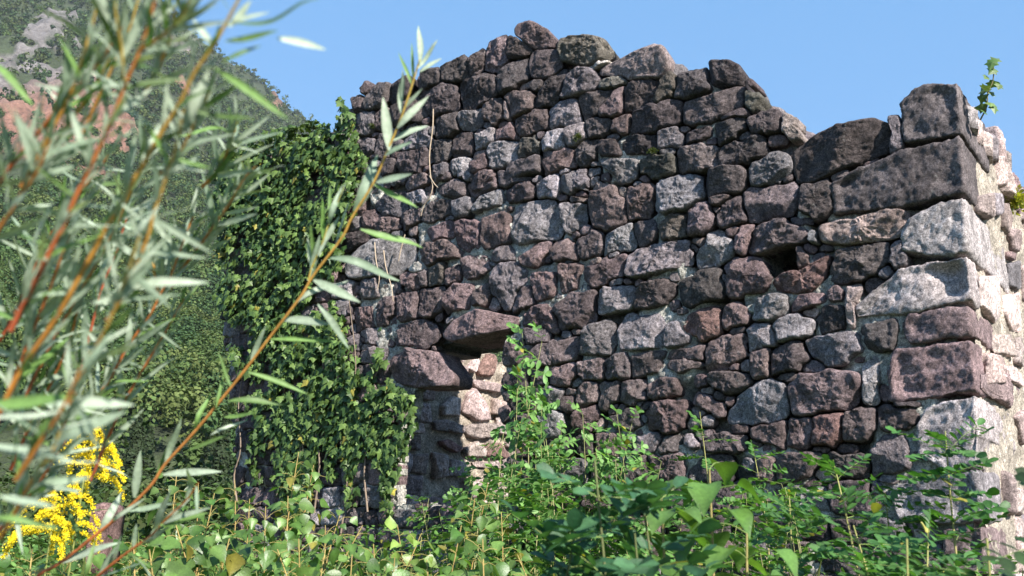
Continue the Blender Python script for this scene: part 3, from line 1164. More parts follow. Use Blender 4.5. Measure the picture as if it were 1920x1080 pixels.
bx = Batch()
XS = [('H', 's', '580,390 640,320 650,360 620,420'), ('H', 'r', '640,400 700,310 740,310 750,400 720,440 650,430'), ('H', 'y', '600,450 720,470 800,500 760,530 640,510'),
      ('H', 'y', '555,640 580,540 620,500 700,590 725,680 640,690'), ('H', 's', '440,600 490,550 545,560 545,660 440,660'),
      ('H', 'y', '380,690 460,680 570,720 560,760 400,740'), ('H', 'y', '560,730 600,705 750,700 755,780 640,790 580,770'),
      ('H', 'y', '560,840 640,800 690,840 680,890 580,890'), ('H', 'r', '660,820 760,810 820,880 810,900 690,890'), ('H', 'r', '430,800 480,790 560,850 520,870 440,830'),
      ('H', 's', '390,860 470,880 470,1000 400,1020'), ('H', 'y', '600,910 700,920 820,900 830,960 640,950'), ('H', 's', '480,900 580,920 600,1000 480,1000')]
xocc = []
for k, (fr, base, txt) in enumerate(XS):
    poly = cross_px(px_of(fr, txt))
    xocc.append(poly)
    V, Q, T = rock(flip(poly), .05, .12, 3400 + k, rough=.9, facet=.5)
    bx.add(xw(V[:, 0], V[:, 1], V[:, 2]), Q, T, stone_tint(base, V, 3400 + k))
z = .3
while z < 3.2:
    hh = rng.uniform(.12, .22)
    s = .15
    while s < 3.0:
        ww = rng.uniform(.15, .36)
        poly = np.array([(s + .01, z + .01), (s + ww - .012, z + .01), (s + ww - .012, z + hh - .012), (s + .01, z + hh - .01)]) + rng.uniform(-.02, .02, (4, 2))
        tst = [(s + a * ww, z + c_ * hh) for a in (.05, .5, .95) for c_ in (.05, .5, .95)]
        if not any(in_poly(np.array([t]), q)[0] for t in tst for q in xocc):
            V, Q, T = rock(flip(poly), rng.uniform(.03, .06), .12, sd, rough=.9, facet=.6, grow=1.03)
            bx.add(xw(V[:, 0], V[:, 1], V[:, 2]), Q, T, stone_tint(rng.choice(list('ysy')), V, sd))
            sd += 1
        s += ww
    z += hh
V, F, C = slab(lambda d, z: (z < 3.3 + .1 * np.sin(d * 5)) & (d > .12), np.arange(.12, 3.0, .025), np.arange(.2, 3.5, .025), lambda s, z: -.025 + .035 * fbm(np.stack([s * 12, z * 12, s], 1), 4, 15), .4, xw,
               lambda s, z: np.array([[.40, .34, .275]]) * (1 + .4 * fbm(np.stack([s * 7, z * 7, s], 1), 3, 16))[:, None])
b = Batch()
b.add(V, F[:, ::-1], None, C)
cross = b.build('cross_wall', M_MORTAR, ruin)
tag(cross, 'sunlit inner wall seen through the opening')
bx.build('stonework', M_PALE, cross)
# ------------------------------------------------------------------ ground, mountain, far trees
def gz(x, y):
    """height of the overgrown bank that climbs from the camera to the foot of the wall"""
    x, y = np.asarray(x, float), np.asarray(y, float)
    near = np.exp(-((np.hypot(x, y - 5)) / 14.0) ** 4)
    P = np.stack([x.ravel(), y.ravel(), x.ravel() * 0], 1)
    n = fbm(P * 0.5, 3, 60).reshape(x.shape) * 0.12 + fbm(P * 3, 2, 61).reshape(x.shape) * 0.03
    return (0.82 * sstep(0.5, 2.4, y) + n) * near


def axis(n, near, far, mid):
    t = np.linspace(-1, 1, n)
    return mid + near * t * 8 + np.sign(t) * (far * np.abs(t) ** 7)


gx, gy = axis(221, 1.6, 3200, 0.0), axis(221, 1.6, 3200, 5.0)
X, Y = np.meshgrid(gx, gy, indexing='ij')
Zg = gz(X, Y)
idx = np.arange(X.size).reshape(X.shape)
Q = np.stack([idx[:-1, :-1], idx[1:, :-1], idx[1:, 1:], idx[:-1, 1:]], -1).reshape(-1, 4)
m, nt, out = new_mat('earth_and_grass')
tc = N(nt, 'ShaderNodeTexCoord')
n1 = noise_node(nt, 1.4, 8, 0.65, tc.outputs['Object'])
n2 = noise_node(nt, 30, 6, 0.7, tc.outputs['Object'])
r1 = ramp(nt, n1.outputs[0], [(0.35, (.055, .042, .026)), (0.52, (.045, .060, .020)), (0.7, (.070, .085, .030))])
r2 = ramp(nt, n2.outputs[0], [(0.3, .55), (0.7, 1.35)])
c = mixc(nt, 1.0, r1.outputs[0], r2.outputs[0], 'MULTIPLY')
p = N(nt, 'ShaderNodeBsdfPrincipled', inp={'Roughness': 0.95})
nt.links.new(c, p.inputs['Base Color'])
bu = N(nt, 'ShaderNodeBump', inp={'Strength': 0.6, 'Distance': 0.03})
nt.links.new(n2.outputs[0], bu.inputs['Height'])
nt.links.new(bu.outputs[0], p.inputs['Normal'])
nt.links.new(p.outputs[0], out.inputs['Surface'])
b = Batch()
b.add(np.stack([X.ravel(), Y.ravel(), Zg.ravel()], 1), Q)
tag(b.build('ground', m), kind='structure')

RIDGE_PX = [(-1500, 150), (-900, 0), (-300, -60), (0, -90), (120, -90), (230, -65), (300, 0), (345, 52), (400, 95), (432, 118), (470, 138), (500, 162), (528, 190), (545, 208),
            (570, 222), (592, 236), (640, 270), (700, 330), (900, 480), (1200, 620), (1700, 720), (2600, 760)]
rr_ = rays(RIDGE_PX)
raz = np.arctan2(rr_[:, 0], rr_[:, 1])
rel = np.arctan2(rr_[:, 2], np.hypot(rr_[:, 0], rr_[:, 1]))
AZ = np.linspace(raz[0], raz[-1], 420)
EL = np.interp(AZ, raz, rel)
RB, RT = 75.0, 1000.0
TR = np.concatenate([np.linspace(0, 1, 190) ** 1.6, [1.06, 1.15, 1.3]])
A2, T2 = np.meshgrid(AZ, TR, indexing='ij')
E2 = np.repeat(EL[:, None], len(TR), 1)
Rm = RB + (RT - RB) * T2
prof = np.minimum(T2, 1) ** 0.45
el2 = E2 * prof
Zm = 1.5 + Rm * np.tan(el2) - (T2 > 1) * (Rm - RT) * 0.7
Pn = np.stack([Rm * np.sin(A2), Rm * np.cos(A2), A2 * 0], -1).reshape(-1, 3)
amp = (26 * np.sin(np.pi * np.clip(T2, 0, 1)) ** 0.8 * np.clip(T2 * 2, 0.15, 1))
Zm += amp * (0.7 * ridged(Pn / 170, 4, 70).reshape(Zm.shape) + 0.35 * fbm(Pn / 45, 3, 71).reshape(Zm.shape) - 0.2)
Zm += (T2 > 0.9) * 3.0 * fbm(Pn / 14, 3, 72).reshape(Zm.shape)
Zm[:, 0] = -2.0
PM = np.stack([Rm * np.sin(A2), Rm * np.cos(A2), Zm], -1).reshape(-1, 3)
pxm, _ = project(PM)
ROCK_PX = [np.array(v, float) for v in (
    [(-40, 110), (30, 118), (90, 140), (150, 165), (215, 205), (245, 260), (240, 305), (190, 320), (140, 290), (70, 300), (0, 270), (-60, 260)],
    [(72, 22), (112, 28), (128, 66), (118, 108), (92, 100), (62, 62)], [(128, 82), (190, 76), (186, 102), (140, 104)], [(505, 178), (542, 190), (548, 206), (515, 200)],
    [(300, 55), (345, 60), (380, 90), (350, 110), (310, 90)], [(330, 150), (390, 190), (370, 215), (325, 190)], [(160, 320), (215, 330), (190, 370), (120, 345)])]


def rockiness(P, px):
    q = px + 60 * np.stack([fbm(P / 34, 4, 80, .65), fbm(P / 34 + 40, 4, 81, .65)], 1)
    m = np.zeros(len(P), bool)
    for poly in ROCK_PX:
        m |= in_poly(q, poly)
    return m & (fbm(P / 16 + 7, 3, 85) > -.14)


rk = rockiness(PM, pxm).astype(float)
bump = rk * (9 * ridged(PM / np.array([16, 16, 30]), 3, 82) + 5 * fbm(PM / 9, 3, 84))
PM[:, 2] += bump
rn = fbm(PM / 25, 4, 83) + .9 * ridged(PM / 11, 3, 86) * rk
pink = sstep(150, 230, pxm[:, 1] + 0.2 * pxm[:, 0])
rc = (np.array([.17, .088, .062])[None] * pink[:, None] + np.array([.115, .104, .100])[None] * (1 - pink[:, None])) * (1 + .45 * rn)[:, None]
gc = np.array([.034, .046, .020])[None] * (1 + .5 * rn)[:, None]
cm = gc * (1 - rk[:, None]) + rc * rk[:, None]
idx = np.arange(A2.size).reshape(A2.shape)
Q = np.stack([idx[:-1, :-1], idx[:-1, 1:], idx[1:, 1:], idx[1:, :-1]], -1).reshape(-1, 4)
b = Batch()
b.add(PM, Q[:, ::-1], None, cm)
tag(b.build('mountain', plain_mat('mountain_rock', rough=.95, vary=.45, scale=.22, bump=1.0, dist=3.0)), kind='structure')
ZmF = PM[:, 2].reshape(Zm.shape)
RKF = rk.reshape(Zm.shape)


def terrain(az, t):
    i = np.clip((az - AZ[0]) / (AZ[1] - AZ[0]), 0, len(AZ) - 1.001)
    j = np.interp(t, TR, np.arange(len(TR)))
    i0, j0 = i.astype(int), np.minimum(j.astype(int), len(TR) - 2)
    fi, fj = i - i0, j - j0
    g = lambda F: F[i0, j0] * (1 - fi) * (1 - fj) + F[i0 + 1, j0] * fi * (1 - fj) + F[i0, j0 + 1] * (1 - fi) * fj + F[i0 + 1, j0 + 1] * fi * fj
    r = RB + (RT - RB) * t
    return np.stack([r * np.sin(az), r * np.cos(az), g(ZmF)], 1), g(RKF)


def quads_at(bt, P, Nv, size, tint, rg, asp=0.75):
    """one leaf-clump quad per point, facing roughly along Nv"""
    n = len(P)
    Nv = Nv / (np.linalg.norm(Nv, axis=1)[:, None] + 1e-9)
    a = rg.normal(size=(n, 3))
    X_ = np.cross(Nv, a)
    X_ /= np.linalg.norm(X_, axis=1)[:, None] + 1e-9
    Y_ = np.cross(Nv, X_)
    s = size[:, None] * 0.5
    V = np.stack([P - X_ * s, P - Y_ * s * asp, P + X_ * s, P + Y_ * s * asp + Nv * s * .3], 1).reshape(-1, 3)
    bt.add(V, np.arange(4 * n).reshape(n, 4), None, np.repeat(tint, 4, 0))


def crown_points(n, rg, lumps):
    """points spread over several lobes, so a crown has gaps and an uneven outline"""
    k = rg.integers(0, len(lumps), n)
    L_ = lumps[k]
    d = rg.normal(size=(n, 3))
    d /= np.linalg.norm(d, axis=1)[:, None]
    rad = rg.uniform(0.55, 1.05, n) ** 0.6
    return L_[:, :3] + d * rad[:, None] * L_[:, 3:4], d


rt = np.random.default_rng(77)
az0, az1 = raz[1] * 0.72, math.radians(2.0)
bf = Batch()


def forest(n, t0, t1, pw, hgt, nq, qs):
    az = rt.uniform(az0, az1, n)
    t = t0 + (t1 - t0) * rt.uniform(0, 1, n) ** pw
    P, rk_ = terrain(az, t)
    keep = rk_ < rt.uniform(0.15, 0.9, n) ** 0.5
    dens = fbm(P / 40, 2, 90)
    keep &= (dens > -0.45) | (rt.uniform(0, 1, n) < .3)
    keep &= (rk_ < 0.4) | (rt.uniform(0, 1, n) < 0.28)
    P = P[keep]
    for p in P:
        h = rt.uniform(*hgt) * (0.75 + 0.5 * rt.random() ** 3)
        w = h * rt.uniform(.38, .6)
        nl = int(rt.integers(4, 8))
        lum = np.stack([rt.normal(0, .42, nl) * w, rt.normal(0, .42, nl) * w, rt.uniform(.30, .85, nl) * h, rt.uniform(.28, .55, nl) * w], 1)
        pts, d = crown_points(nq, rt, lum)
        base = np.array([[.056, .088, .026], [.040, .074, .025], [.074, .096, .030], [.030, .058, .024]][rt.integers(0, 4)]) * rt.uniform(.85, 1.3) * (1.2 if t1 < .6 else 1.0)
        tint = base[None] * rt.uniform(.7, 1.3, (nq, 1))
        quads_at(bf, pts + p, d + np.array([0, 0, .5]), np.full(nq, qs) * rt.uniform(.7, 1.4, nq), tint, rt)


forest(1000, 0.0, 0.16, 0.8, (5, 9), 520, 0.42)
forest(2300, 0.14, 0.5, 0.9, (6, 10), 150, 0.95)
forest(5000, 0.45, 1.0, 1.0, (6, 11), 50, 1.9)
# trees standing on the skyline
tag(bf.build('forest', M_TREE), kind='stuff')

# cypresses at the foot of the hill
def cypress_mesh(rg, h=7.0, w=0.55):
    bt = Batch()
    n = 2600
    t = rg.uniform(0, 1, n) ** 0.85
    rad = w * np.minimum(1, (1 - t) * 2.2 + .03) ** .8 * np.minimum(1, .35 + t * 3) * rg.uniform(.6, 1.08, n) * (1 + .2 * np.sin(t * 31 + rg.uniform(0, 6)))
    a = rg.uniform(0, 2 * np.pi, n)
    P = np.stack([rad * np.cos(a), rad * np.sin(a), .3 + t * (h - .3)], 1)
    Nv = np.stack([np.cos(a), np.sin(a), np.full(n, .5)], 1) + rg.normal(0, .4, (n, 3))
    quads_at(bt, P, Nv, rg.uniform(.16, .34, n), np.array([[.030, .046, .020]]) * rg.uniform(.6, 1.5, (n, 1)), rg, .6)
    return bt


def tube(bt, pts, r0, r1, c0, c1=None, n=6, sub=4):
    pts = np.asarray(pts, float)
    if len(pts) > 2 and sub > 1:                     # Catmull-Rom
        P = np.vstack([2 * pts[0] - pts[1], pts, 2 * pts[-1] - pts[-2]])
        o = []
        for i in range(1, len(P) - 2):
            for k in range(sub):
                t = k / sub
                o.append(.5 * ((2 * P[i]) + (P[i + 1] - P[i - 1]) * t + (2 * P[i - 1] - 5 * P[i] + 4 * P[i + 1] - P[i + 2]) * t * t + (3 * P[i] - P[i - 1] - 3 * P[i + 1] + P[i + 2]) * t ** 3))
        o.append(P[-2])
        pts = np.array(o)
    m_ = len(pts)
    tg = np.gradient(pts, axis=0)
    tg /= np.linalg.norm(tg, axis=1)[:, None] + 1e-12
    ref = np.array([0.31, 0.17, 0.93]) if abs(tg[0] @ np.array([0.31, 0.17, 0.93])) < .9 else np.array([1., 0, 0])
    X_ = np.cross(tg, ref)
    X_ /= np.linalg.norm(X_, axis=1)[:, None]
    Y_ = np.cross(tg, X_)
    a = np.linspace(0, 2 * np.pi, n, endpoint=False)
    r = np.linspace(r0, r1, m_)
    V = pts[:, None] + r[:, None, None] * (np.cos(a)[None, :, None] * X_[:, None] + np.sin(a)[None, :, None] * Y_[:, None])
    i = np.arange(m_ * n).reshape(m_, n)
    Q = np.stack([i[:-1], np.roll(i, -1, 1)[:-1], np.roll(i, -1, 1)[1:], i[1:]], -1).reshape(-1, 4)
    c0 = np.array(c0)
    c1 = c0 if c1 is None else np.array(c1)
    tt = np.linspace(0, 1, m_)[:, None]
    C = np.repeat(c0 * (1 - tt) + c1 * tt, n, 0)
    bt.add(V.reshape(-1, 3), Q, None, C)
    return pts


CYP = [(264, 768, 62, 'tall slim dark cypress left of the pair by the yellow flowers'), (284, 800, 66, 'shorter lighter cypress close beside the tall slim one'),
       (352, 850, 74, 'low cypress tip showing between the willow leaves'), (398, 812, 70, 'cypress standing just left of the ruin corner'),
       (424, 775, 64, 'cypress half hidden by the left edge of the ruin')]
cy0 = None
for k, (x, y, d, lab) in enumerate(CYP):
    tip = at(x, y, d)
    if cy0 is None:
        o = thing('cypress', (tip[0], tip[1], 0), lab, 'cypress', 'cypresses at the foot of the hill')
        cypress_mesh(np.random.default_rng(4)).build('crown', M_TREE, o, off=(0, 0, 0))
        t_ = Batch()
        tube(t_, [(0, 0, -.2), (0, 0, 2.0), (0, 0, 5)], .11, .02, (.10, .08, .06))
        t_.build('trunk', M_BARK, o, off=(0, 0, 0))
        cy0 = o
    else:
        o = copy_tree(cy0)
        o.location = (tip[0], tip[1], 0)
        o['label'] = lab
        o.rotation_euler.z = k * 1.3
    s_ = float(tip[2]) / 7.0
    o.scale = (s_ * 1.05, s_ * 1.05, s_)
# scrub between the bank and the hill
bs_ = Batch()
for _ in range(260):
    px_, d = rt.uniform(-150, 640), rt.uniform(9, 70) 
    p = at(px_, 980, d)
    p[2] = gz(p[0], p[1])
    if (p - C0) @ NF < 0.6 and (p - C0) @ WL < U_END + 1.2:
        continue
    h = rt.uniform(.7, 1.6) * (1 + d / 35)
    nl = 6
    lum = np.stack([rt.normal(0, .5, nl) * h, rt.normal(0, .5, nl) * h, rt.uniform(.1, .75, nl) * h, rt.uniform(.25, .45, nl) * h], 1)
    n = 260
    pts, dd = crown_points(n, rt, lum)
    base = np.array([[.050, .085, .022], [.065, .085, .03], [.04, .06, .022]][rt.integers(0, 3)])
    quads_at(bs_, pts + p, dd + np.array([0, 0, .5]), rt.uniform(.06, .14, n) * (.5 + d / 25), base[None] * rt.uniform(.6, 1.35, (n, 1)), rt)
tag(bs_.build('scrub', M_TREE), kind='stuff')
# ------------------------------------------------------------------ plants
def leaf_tpl(prof, rows=6, fold=0.25, curl=0.12, lobes=None):
    t = np.linspace(0, 1, rows + 1)
    w = np.array([prof(v) for v in t])
    V = []
    for x, h in zip(t, w):
        z = -curl * x * x
        V += [(x, -h, z + fold * h), (x, 0, z), (x, h, z + fold * h)]
    i = np.arange(rows) * 3
    Q = np.vstack([np.stack([i, i + 1, i + 4, i + 3], 1), np.stack([i + 1, i + 2, i + 5, i + 4], 1)])
    return np.array(V), Q[:, ::-1]


T_WILLOW = leaf_tpl(lambda t: 0.062 * math.sin(math.pi * min(1, t * .96 + .03) ** .85) ** .8, 8, .35, .10)
T_POPLAR = leaf_tpl(lambda t: np.interp(t, [0, .12, .3, .55, .8, 1], [.05, .36, .46, .34, .14, .0]), 7, .22, .22)
T_POPS = [leaf_tpl(lambda t, a=a: np.interp(t, [0, .12, .3, .55, .8, 1], [.05, .36, .46, .34, .14, .0]) * a * (1 + .06 * math.sin(t * 40)), 9, fo, cu) for a, fo, cu in ((1, .22, .22), (.85, .5, .1), (1.05, .1, .45), (.9, -.2, .3), (1, .35, -.2))]
T_OVAL = leaf_tpl(lambda t: np.interp(t, [0, .2, .5, .8, .95, 1], [.03, .22, .32, .29, .14, .0]), 5, .2, .12)
T_FIG = leaf_tpl(lambda t: np.interp(t, [0, .1, .22, .32, .42, .55, .66, .8, 1], [.05, .33, .46, .42, .45, .36, .27, .14, .0]), 10, .40, .45)
T_GRASS = leaf_tpl(lambda t: .03 * (1 - t) ** .5 + .003, 5, .3, .35)
# five-lobed ivy leaf as a fan
_io = np.array([(0, 0), (-.06, .20), (-.02, .42), (.22, .34), (.42, .52), (.52, .26), (1.0, 0), (.52, -.26), (.42, -.52), (.22, -.34), (-.02, -.42), (-.06, -.20)])
T_IVY = (np.vstack([[[.3, 0, 0.05]], np.c_[_io, -.10 * _io[:, 0] ** 2 - .12 * np.abs(_io[:, 1])]]), None)
IVY_T = np.array([(0, 1 + (k + 1) % 12, 1 + k) for k in range(12)])


MIDRIB = np.array([.88, 1.22, .88])


def nrm(v):
    v = np.asarray(v, float)
    return v / (np.linalg.norm(v, axis=-1, keepdims=True) + 1e-12)


def add_leaves(bt, tpl, P, D, Nv, size, tint, T=None):
    V0, Q0 = tpl
    P, D, Nv = np.atleast_2d(P), nrm(np.atleast_2d(D)), nrm(np.atleast_2d(Nv))
    n, m_ = len(P), len(V0)
    Y_ = nrm(np.cross(Nv, D))
    Z_ = np.cross(D, Y_)
    s = np.broadcast_to(np.asarray(size, float), (n,))[:, None, None]
    V = P[:, None] + s * (V0[None, :, 0:1] * D[:, None] + V0[None, :, 1:2] * Y_[:, None] + V0[None, :, 2:3] * Z_[:, None])
    off = (np.arange(n) * m_)[:, None, None]
    tint = np.broadcast_to(np.asarray(tint, float), (n, 3))
    bt.add(V.reshape(-1, 3), None if Q0 is None else (Q0[None] + off).reshape(-1, 4), None if T is None else (T[None] + off).reshape(-1, 3), np.repeat(tint, m_, 0) * (1.0 if Q0 is None else np.tile(np.tile(MIDRIB, m_ // 3), n)[:, None]))


def tints(rg, n, a, b, dry=0.0):
    t = rg.uniform(0, 1, (n, 1))
    c = np.array(a)[None] * (1 - t) + np.array(b)[None] * t
    c = c * rg.uniform(.8, 1.2, (n, 1))
    if dry:
        k = rg.random(n) < dry
        c[k] = np.array([.30, .27, .05]) * rg.uniform(.6, 1.1, (k.sum(), 1))
    return c


# ---- ivy over the left end of the wall
ri = np.random.default_rng(21)
IVY_PX = [np.array(v, float) for v in (
    [(406, 350), (430, 300), (470, 275), (520, 240), (580, 232), (636, 226), (645, 182), (657, 180), (668, 215), (668, 262), (690, 300), (672, 335), (664, 390), (640, 440), (640, 520),
     (625, 560), (640, 640), (600, 690), (520, 700), (470, 700), (440, 640), (412, 560)],
    [(600, 560), (650, 600), (668, 690), (700, 720), (690, 800), (640, 800), (560, 760), (520, 700)],
    [(440, 640), (520, 690), (560, 760), (540, 830), (480, 790), (455, 720)],
    [(520, 760), (600, 770), (590, 860), (560, 960), (520, 960), (505, 850)],
    [(690, 700), (715, 650), (722, 700), (770, 740), (776, 800), (750, 870), (722, 920), (700, 860), (660, 850), (610, 850), (600, 780), (680, 790)],
    [(650, 560), (662, 560), (664, 640), (650, 660)], [(716, 600), (728, 620), (724, 690), (714, 690)],
    [(536, 850), (590, 850), (575, 960), (545, 985)], [(640, 830), (668, 830), (662, 950), (646, 950)], [(712, 880), (735, 880), (730, 965), (716, 965)], [(462, 780), (500, 780), (490, 900), (470, 900)], [(600, 850), (625, 850), (618, 900), (606, 900)])]
IVY_TH = [-.40, -.42, -.40, -.45, -.42, -.2, -.2] + [-.35] * 5
IVY_D = [1.0, .95, .9, .9, .95, .35, .3] + [.75] * 5
bi, cand = Batch(), []
for poly, dn, th_ in zip(IVY_PX, IVY_D, IVY_TH):
    q = front_uz(poly, .1)
    lo, hi = q.min(0), q.max(0)
    n = int(1150 * dn * (hi - lo).prod())
    p = np.stack([ri.uniform(lo[0], hi[0], n), ri.uniform(lo[1], hi[1], n)], 1)
    p = p[in_poly(p, q)]
    c3 = np.c_[p * 2.1, p[:, :1] * 0]
    keep = fbm(c3, 3, 33) + .6 * fbm(c3 * 3.3, 2, 34) > th_
    cand.append(p[keep])
p = np.vstack(cand)
n = len(p)
thick = .05 + .075 * sstep(2.0, 3.3, p[:, 1]) * (1 + .9 * fbm(np.c_[p * 3.2, p[:, :1] * 0], 3, 35))
wv = .05 + np.maximum(.02, thick) * ri.uniform(0, 1, n) ** .7
pos = fw(p[:, 0], p[:, 1], wv)
Nv = NF[None] * .75 + ZZ[None] * .45 + NS[None] * .15 + ri.normal(0, .38, (n, 3))
Dv = -ZZ[None] * .9 + NF[None] * .25 + WL[None] * ri.normal(0, .6, (n, 1)) + ri.normal(0, .2, (n, 3))
add_leaves(bi, T_IVY, pos, Dv, Nv, ri.uniform(.030, .102, n), tints(ri, n, (.030, .066, .016), (.130, .200, .050), .02), IVY_T)
# spill over the broken top
n = 520
xx = ri.uniform(406, 610, n)
q = front_uz(np.stack([xx, np.interp(xx, WALL_TOP[:, 0], WALL_TOP[:, 1])], 1), 0)
pos = fw(q[:, 0], q[:, 1] + ri.uniform(-.04, .06, n) * ri.random(n) ** .5, ri.uniform(-.35, .16, n))
add_leaves(bi, T_IVY, pos, ri.normal(0, .6, (n, 3)) + NF * .6, ZZ[None] + ri.normal(0, .45, (n, 3)), ri.uniform(.04, .085, n), tints(ri, n, (.045, .08, .022), (.13, .18, .05)), IVY_T)
ivy = thing('ivy', fw(np.array([5.8]), np.array([.85]), np.array([.1]))[0], 'thick mat of dark green ivy covering the left end of the ruined wall', 'ivy')
bi.build('foliage', M_IVY, ivy, smooth=False)
for txt in ('573,1000 560,930 572,880 566,800 580,740 575,640', '640,1000 652,900 640,830 650,760 668,690 655,560', '590,960 600,870 592,790 607,700 600,600', '690,960 684,880 694,800 690,740 712,690',
            '520,930 530,860 520,790 540,700 530,600', '445,940 440,890 452,840 448,760 460,680', '560,860 575,790 590,760'):
    t_ = Batch()
    q = front_uz(px_of('X', txt), .07)
    tube(t_, fw(q[:, 0], q[:, 1], np.full(len(q), .075)), .010, .004, (.20, .15, .11))
    t_.build('stem', M_BARK, ivy)
# bare climber roots on the open masonry
vine = thing('dry_vine', fw(*front_uz([(790, 403)])[0][:, None], np.array([.1]))[0], 'bare pale dead vine stem hanging down the upper wall', 'vine')
for txt in ('813,205 812,240 806,290 808,330 812,350 806,372 796,385 790,405', '806,330 815,345 822,352', '703,455 706,490 712,520 708,545', '720,470 724,500 735,540 738,565', '760,440 752,470 748,490'):
    t_ = Batch()
    q = front_uz(px_of('X', txt), .10)
    tube(t_, fw(q[:, 0], q[:, 1], np.full(len(q), .105)), .007, .004, (.36, .28, .20))
    t_.build('stem', M_BARK, vine)
# ivy sprig standing up on the corner of the side wall, and a tuft of stonecrop
base = at(1846, 208, 5.45)
sp = thing('ivy_sprig', base, 'thin ivy sprig standing up against the sky on the corner top', 'ivy')
pts = [at(x, y, 5.45) for x, y in ((1838, 225), (1850, 200), (1852, 175), (1862, 150), (1863, 120))]
t_ = Batch()
tube(t_, pts, .005, .003, (.16, .14, .06))
t_.build('stem', M_BARK, sp)
b = Batch()
lv = [(1858, 118, 30), (1868, 122, 26), (1861, 135, 26), (1847, 149, 20), (1862, 158, 30), (1870, 163, 24), (1838, 172, 26), (1846, 178, 28), (1852, 182, 24), (1832, 194, 24), (1852, 198, 26), (1858, 203, 28), (1845, 208, 26), (1840, 214, 22)]
P = np.array([at(x + 4, y - 6, 5.45) for x, y, _ in lv])
add_leaves(b, T_IVY, P, ri.normal(0, .6, (len(lv), 3)) + np.array([0, 0, -.5]), NF[None] + NS * .6 + ri.normal(0, .5, (len(lv), 3)), np.array([s for *_, s in lv]) * 5.45 / FPX * .85, tints(ri, len(lv), (.06, .12, .03), (.13, .19, .06)), IVY_T)
b.build('foliage', M_IVY, sp, smooth=False)
c_ = on_plane([(1893, 378)], C0 + NS * .06, NS)[0]
st = thing('stonecrop_tuft', c_, 'small yellow green tuft of stonecrop growing from the side wall', 'plant')
b = Batch()
n = 420
d = nrm(ri.normal(0, 1, (n, 3)) + NS * 1.1 + ZZ * .3)
P = c_ + d * ri.uniform(.01, .10, (n, 1)) * np.array([1, 1, 1.15])
add_leaves(b, T_OVAL, P, d, ri.normal(0, 1, (n, 3)), ri.uniform(.015, .035, n), tints(ri, n, (.16, .22, .03), (.36, .32, .04)))
b.build('foliage', M_SHRUB, st)
b = Batch()
tube(b, [c_ - NS * .09, c_ - NS * .03, c_ + NS * .02], .008, .005, (.2, .16, .08))
b.build('stem', M_BARK, st)

# moss and grass tufts lodged in the joints
for k, (x, y, lab) in enumerate(((1086, 258, 'green moss tuft in a joint near the middle of the wall'), (1226, 286, 'dark moss patch between stones right of the middle of the wall'),
                                 (700, 238, 'moss tuft between the upper stones beside the ivy'))):
    c_ = on_plane([(x, y)], C0 + NF * .05, NF)[0]
    o = thing('moss_tuft', c_, lab, 'moss')
    n = 130
    d = nrm(ri.normal(0, 1, (n, 3)) + NF * .9 + ZZ * .5)
    b = Batch()
    add_leaves(b, T_OVAL, c_ + d * ri.uniform(.0, .035, (n, 1)) * np.array([1.3, 1.3, .8]), d, ri.normal(0, 1, (n, 3)), ri.uniform(.008, .02, n), tints(ri, n, (.035, .05, .012), (.09, .11, .03)))
    b.build('foliage', M_GRASS, o)

# ---- willows in front of the lens
rw = np.random.default_rng(31)
CW_A, CW_B = (.18, .245, .165), (.36, .42, .32)
RED, ORG, YEL = (.42, .09, .035), (.52, .20, .035), (.55, .38, .07)


def willow_leaf(bt, b0, t0, wid=1.0, green=None, bend=0.0, face=False):
    L_ = np.linalg.norm(t0 - b0)
    d = (t0 - b0) / L_
    view = nrm(EYE - b0)
    nv = view * rw.uniform(.3, 1.0) + ZZ * rw.uniform(0, .7) + rw.normal(0, .45, 3)
    if face:
        nv = view + ZZ * .35 + sun_dir * .3 + rw.normal(0, .18, 3)
    c = np.array(CW_A) * (1 - (k := rw.random())) + np.array(CW_B) * k
    if green is None:
        green = rw.random() < .13
    if green:
        c = np.array([.12, .21, .055]) * rw.uniform(.6, 1.3)
    V0, Q0 = T_WILLOW
    V1 = V0.copy()
    V1[:, 1] *= wid
    V1[:, 2] += bend * (V1[:, 0] ** 2) + rw.normal(0, .05) * np.sin(V1[:, 0] * 5)
    add_leaves(bt, (V1, Q0), b0[None], d[None], nv[None], L_, c[None])


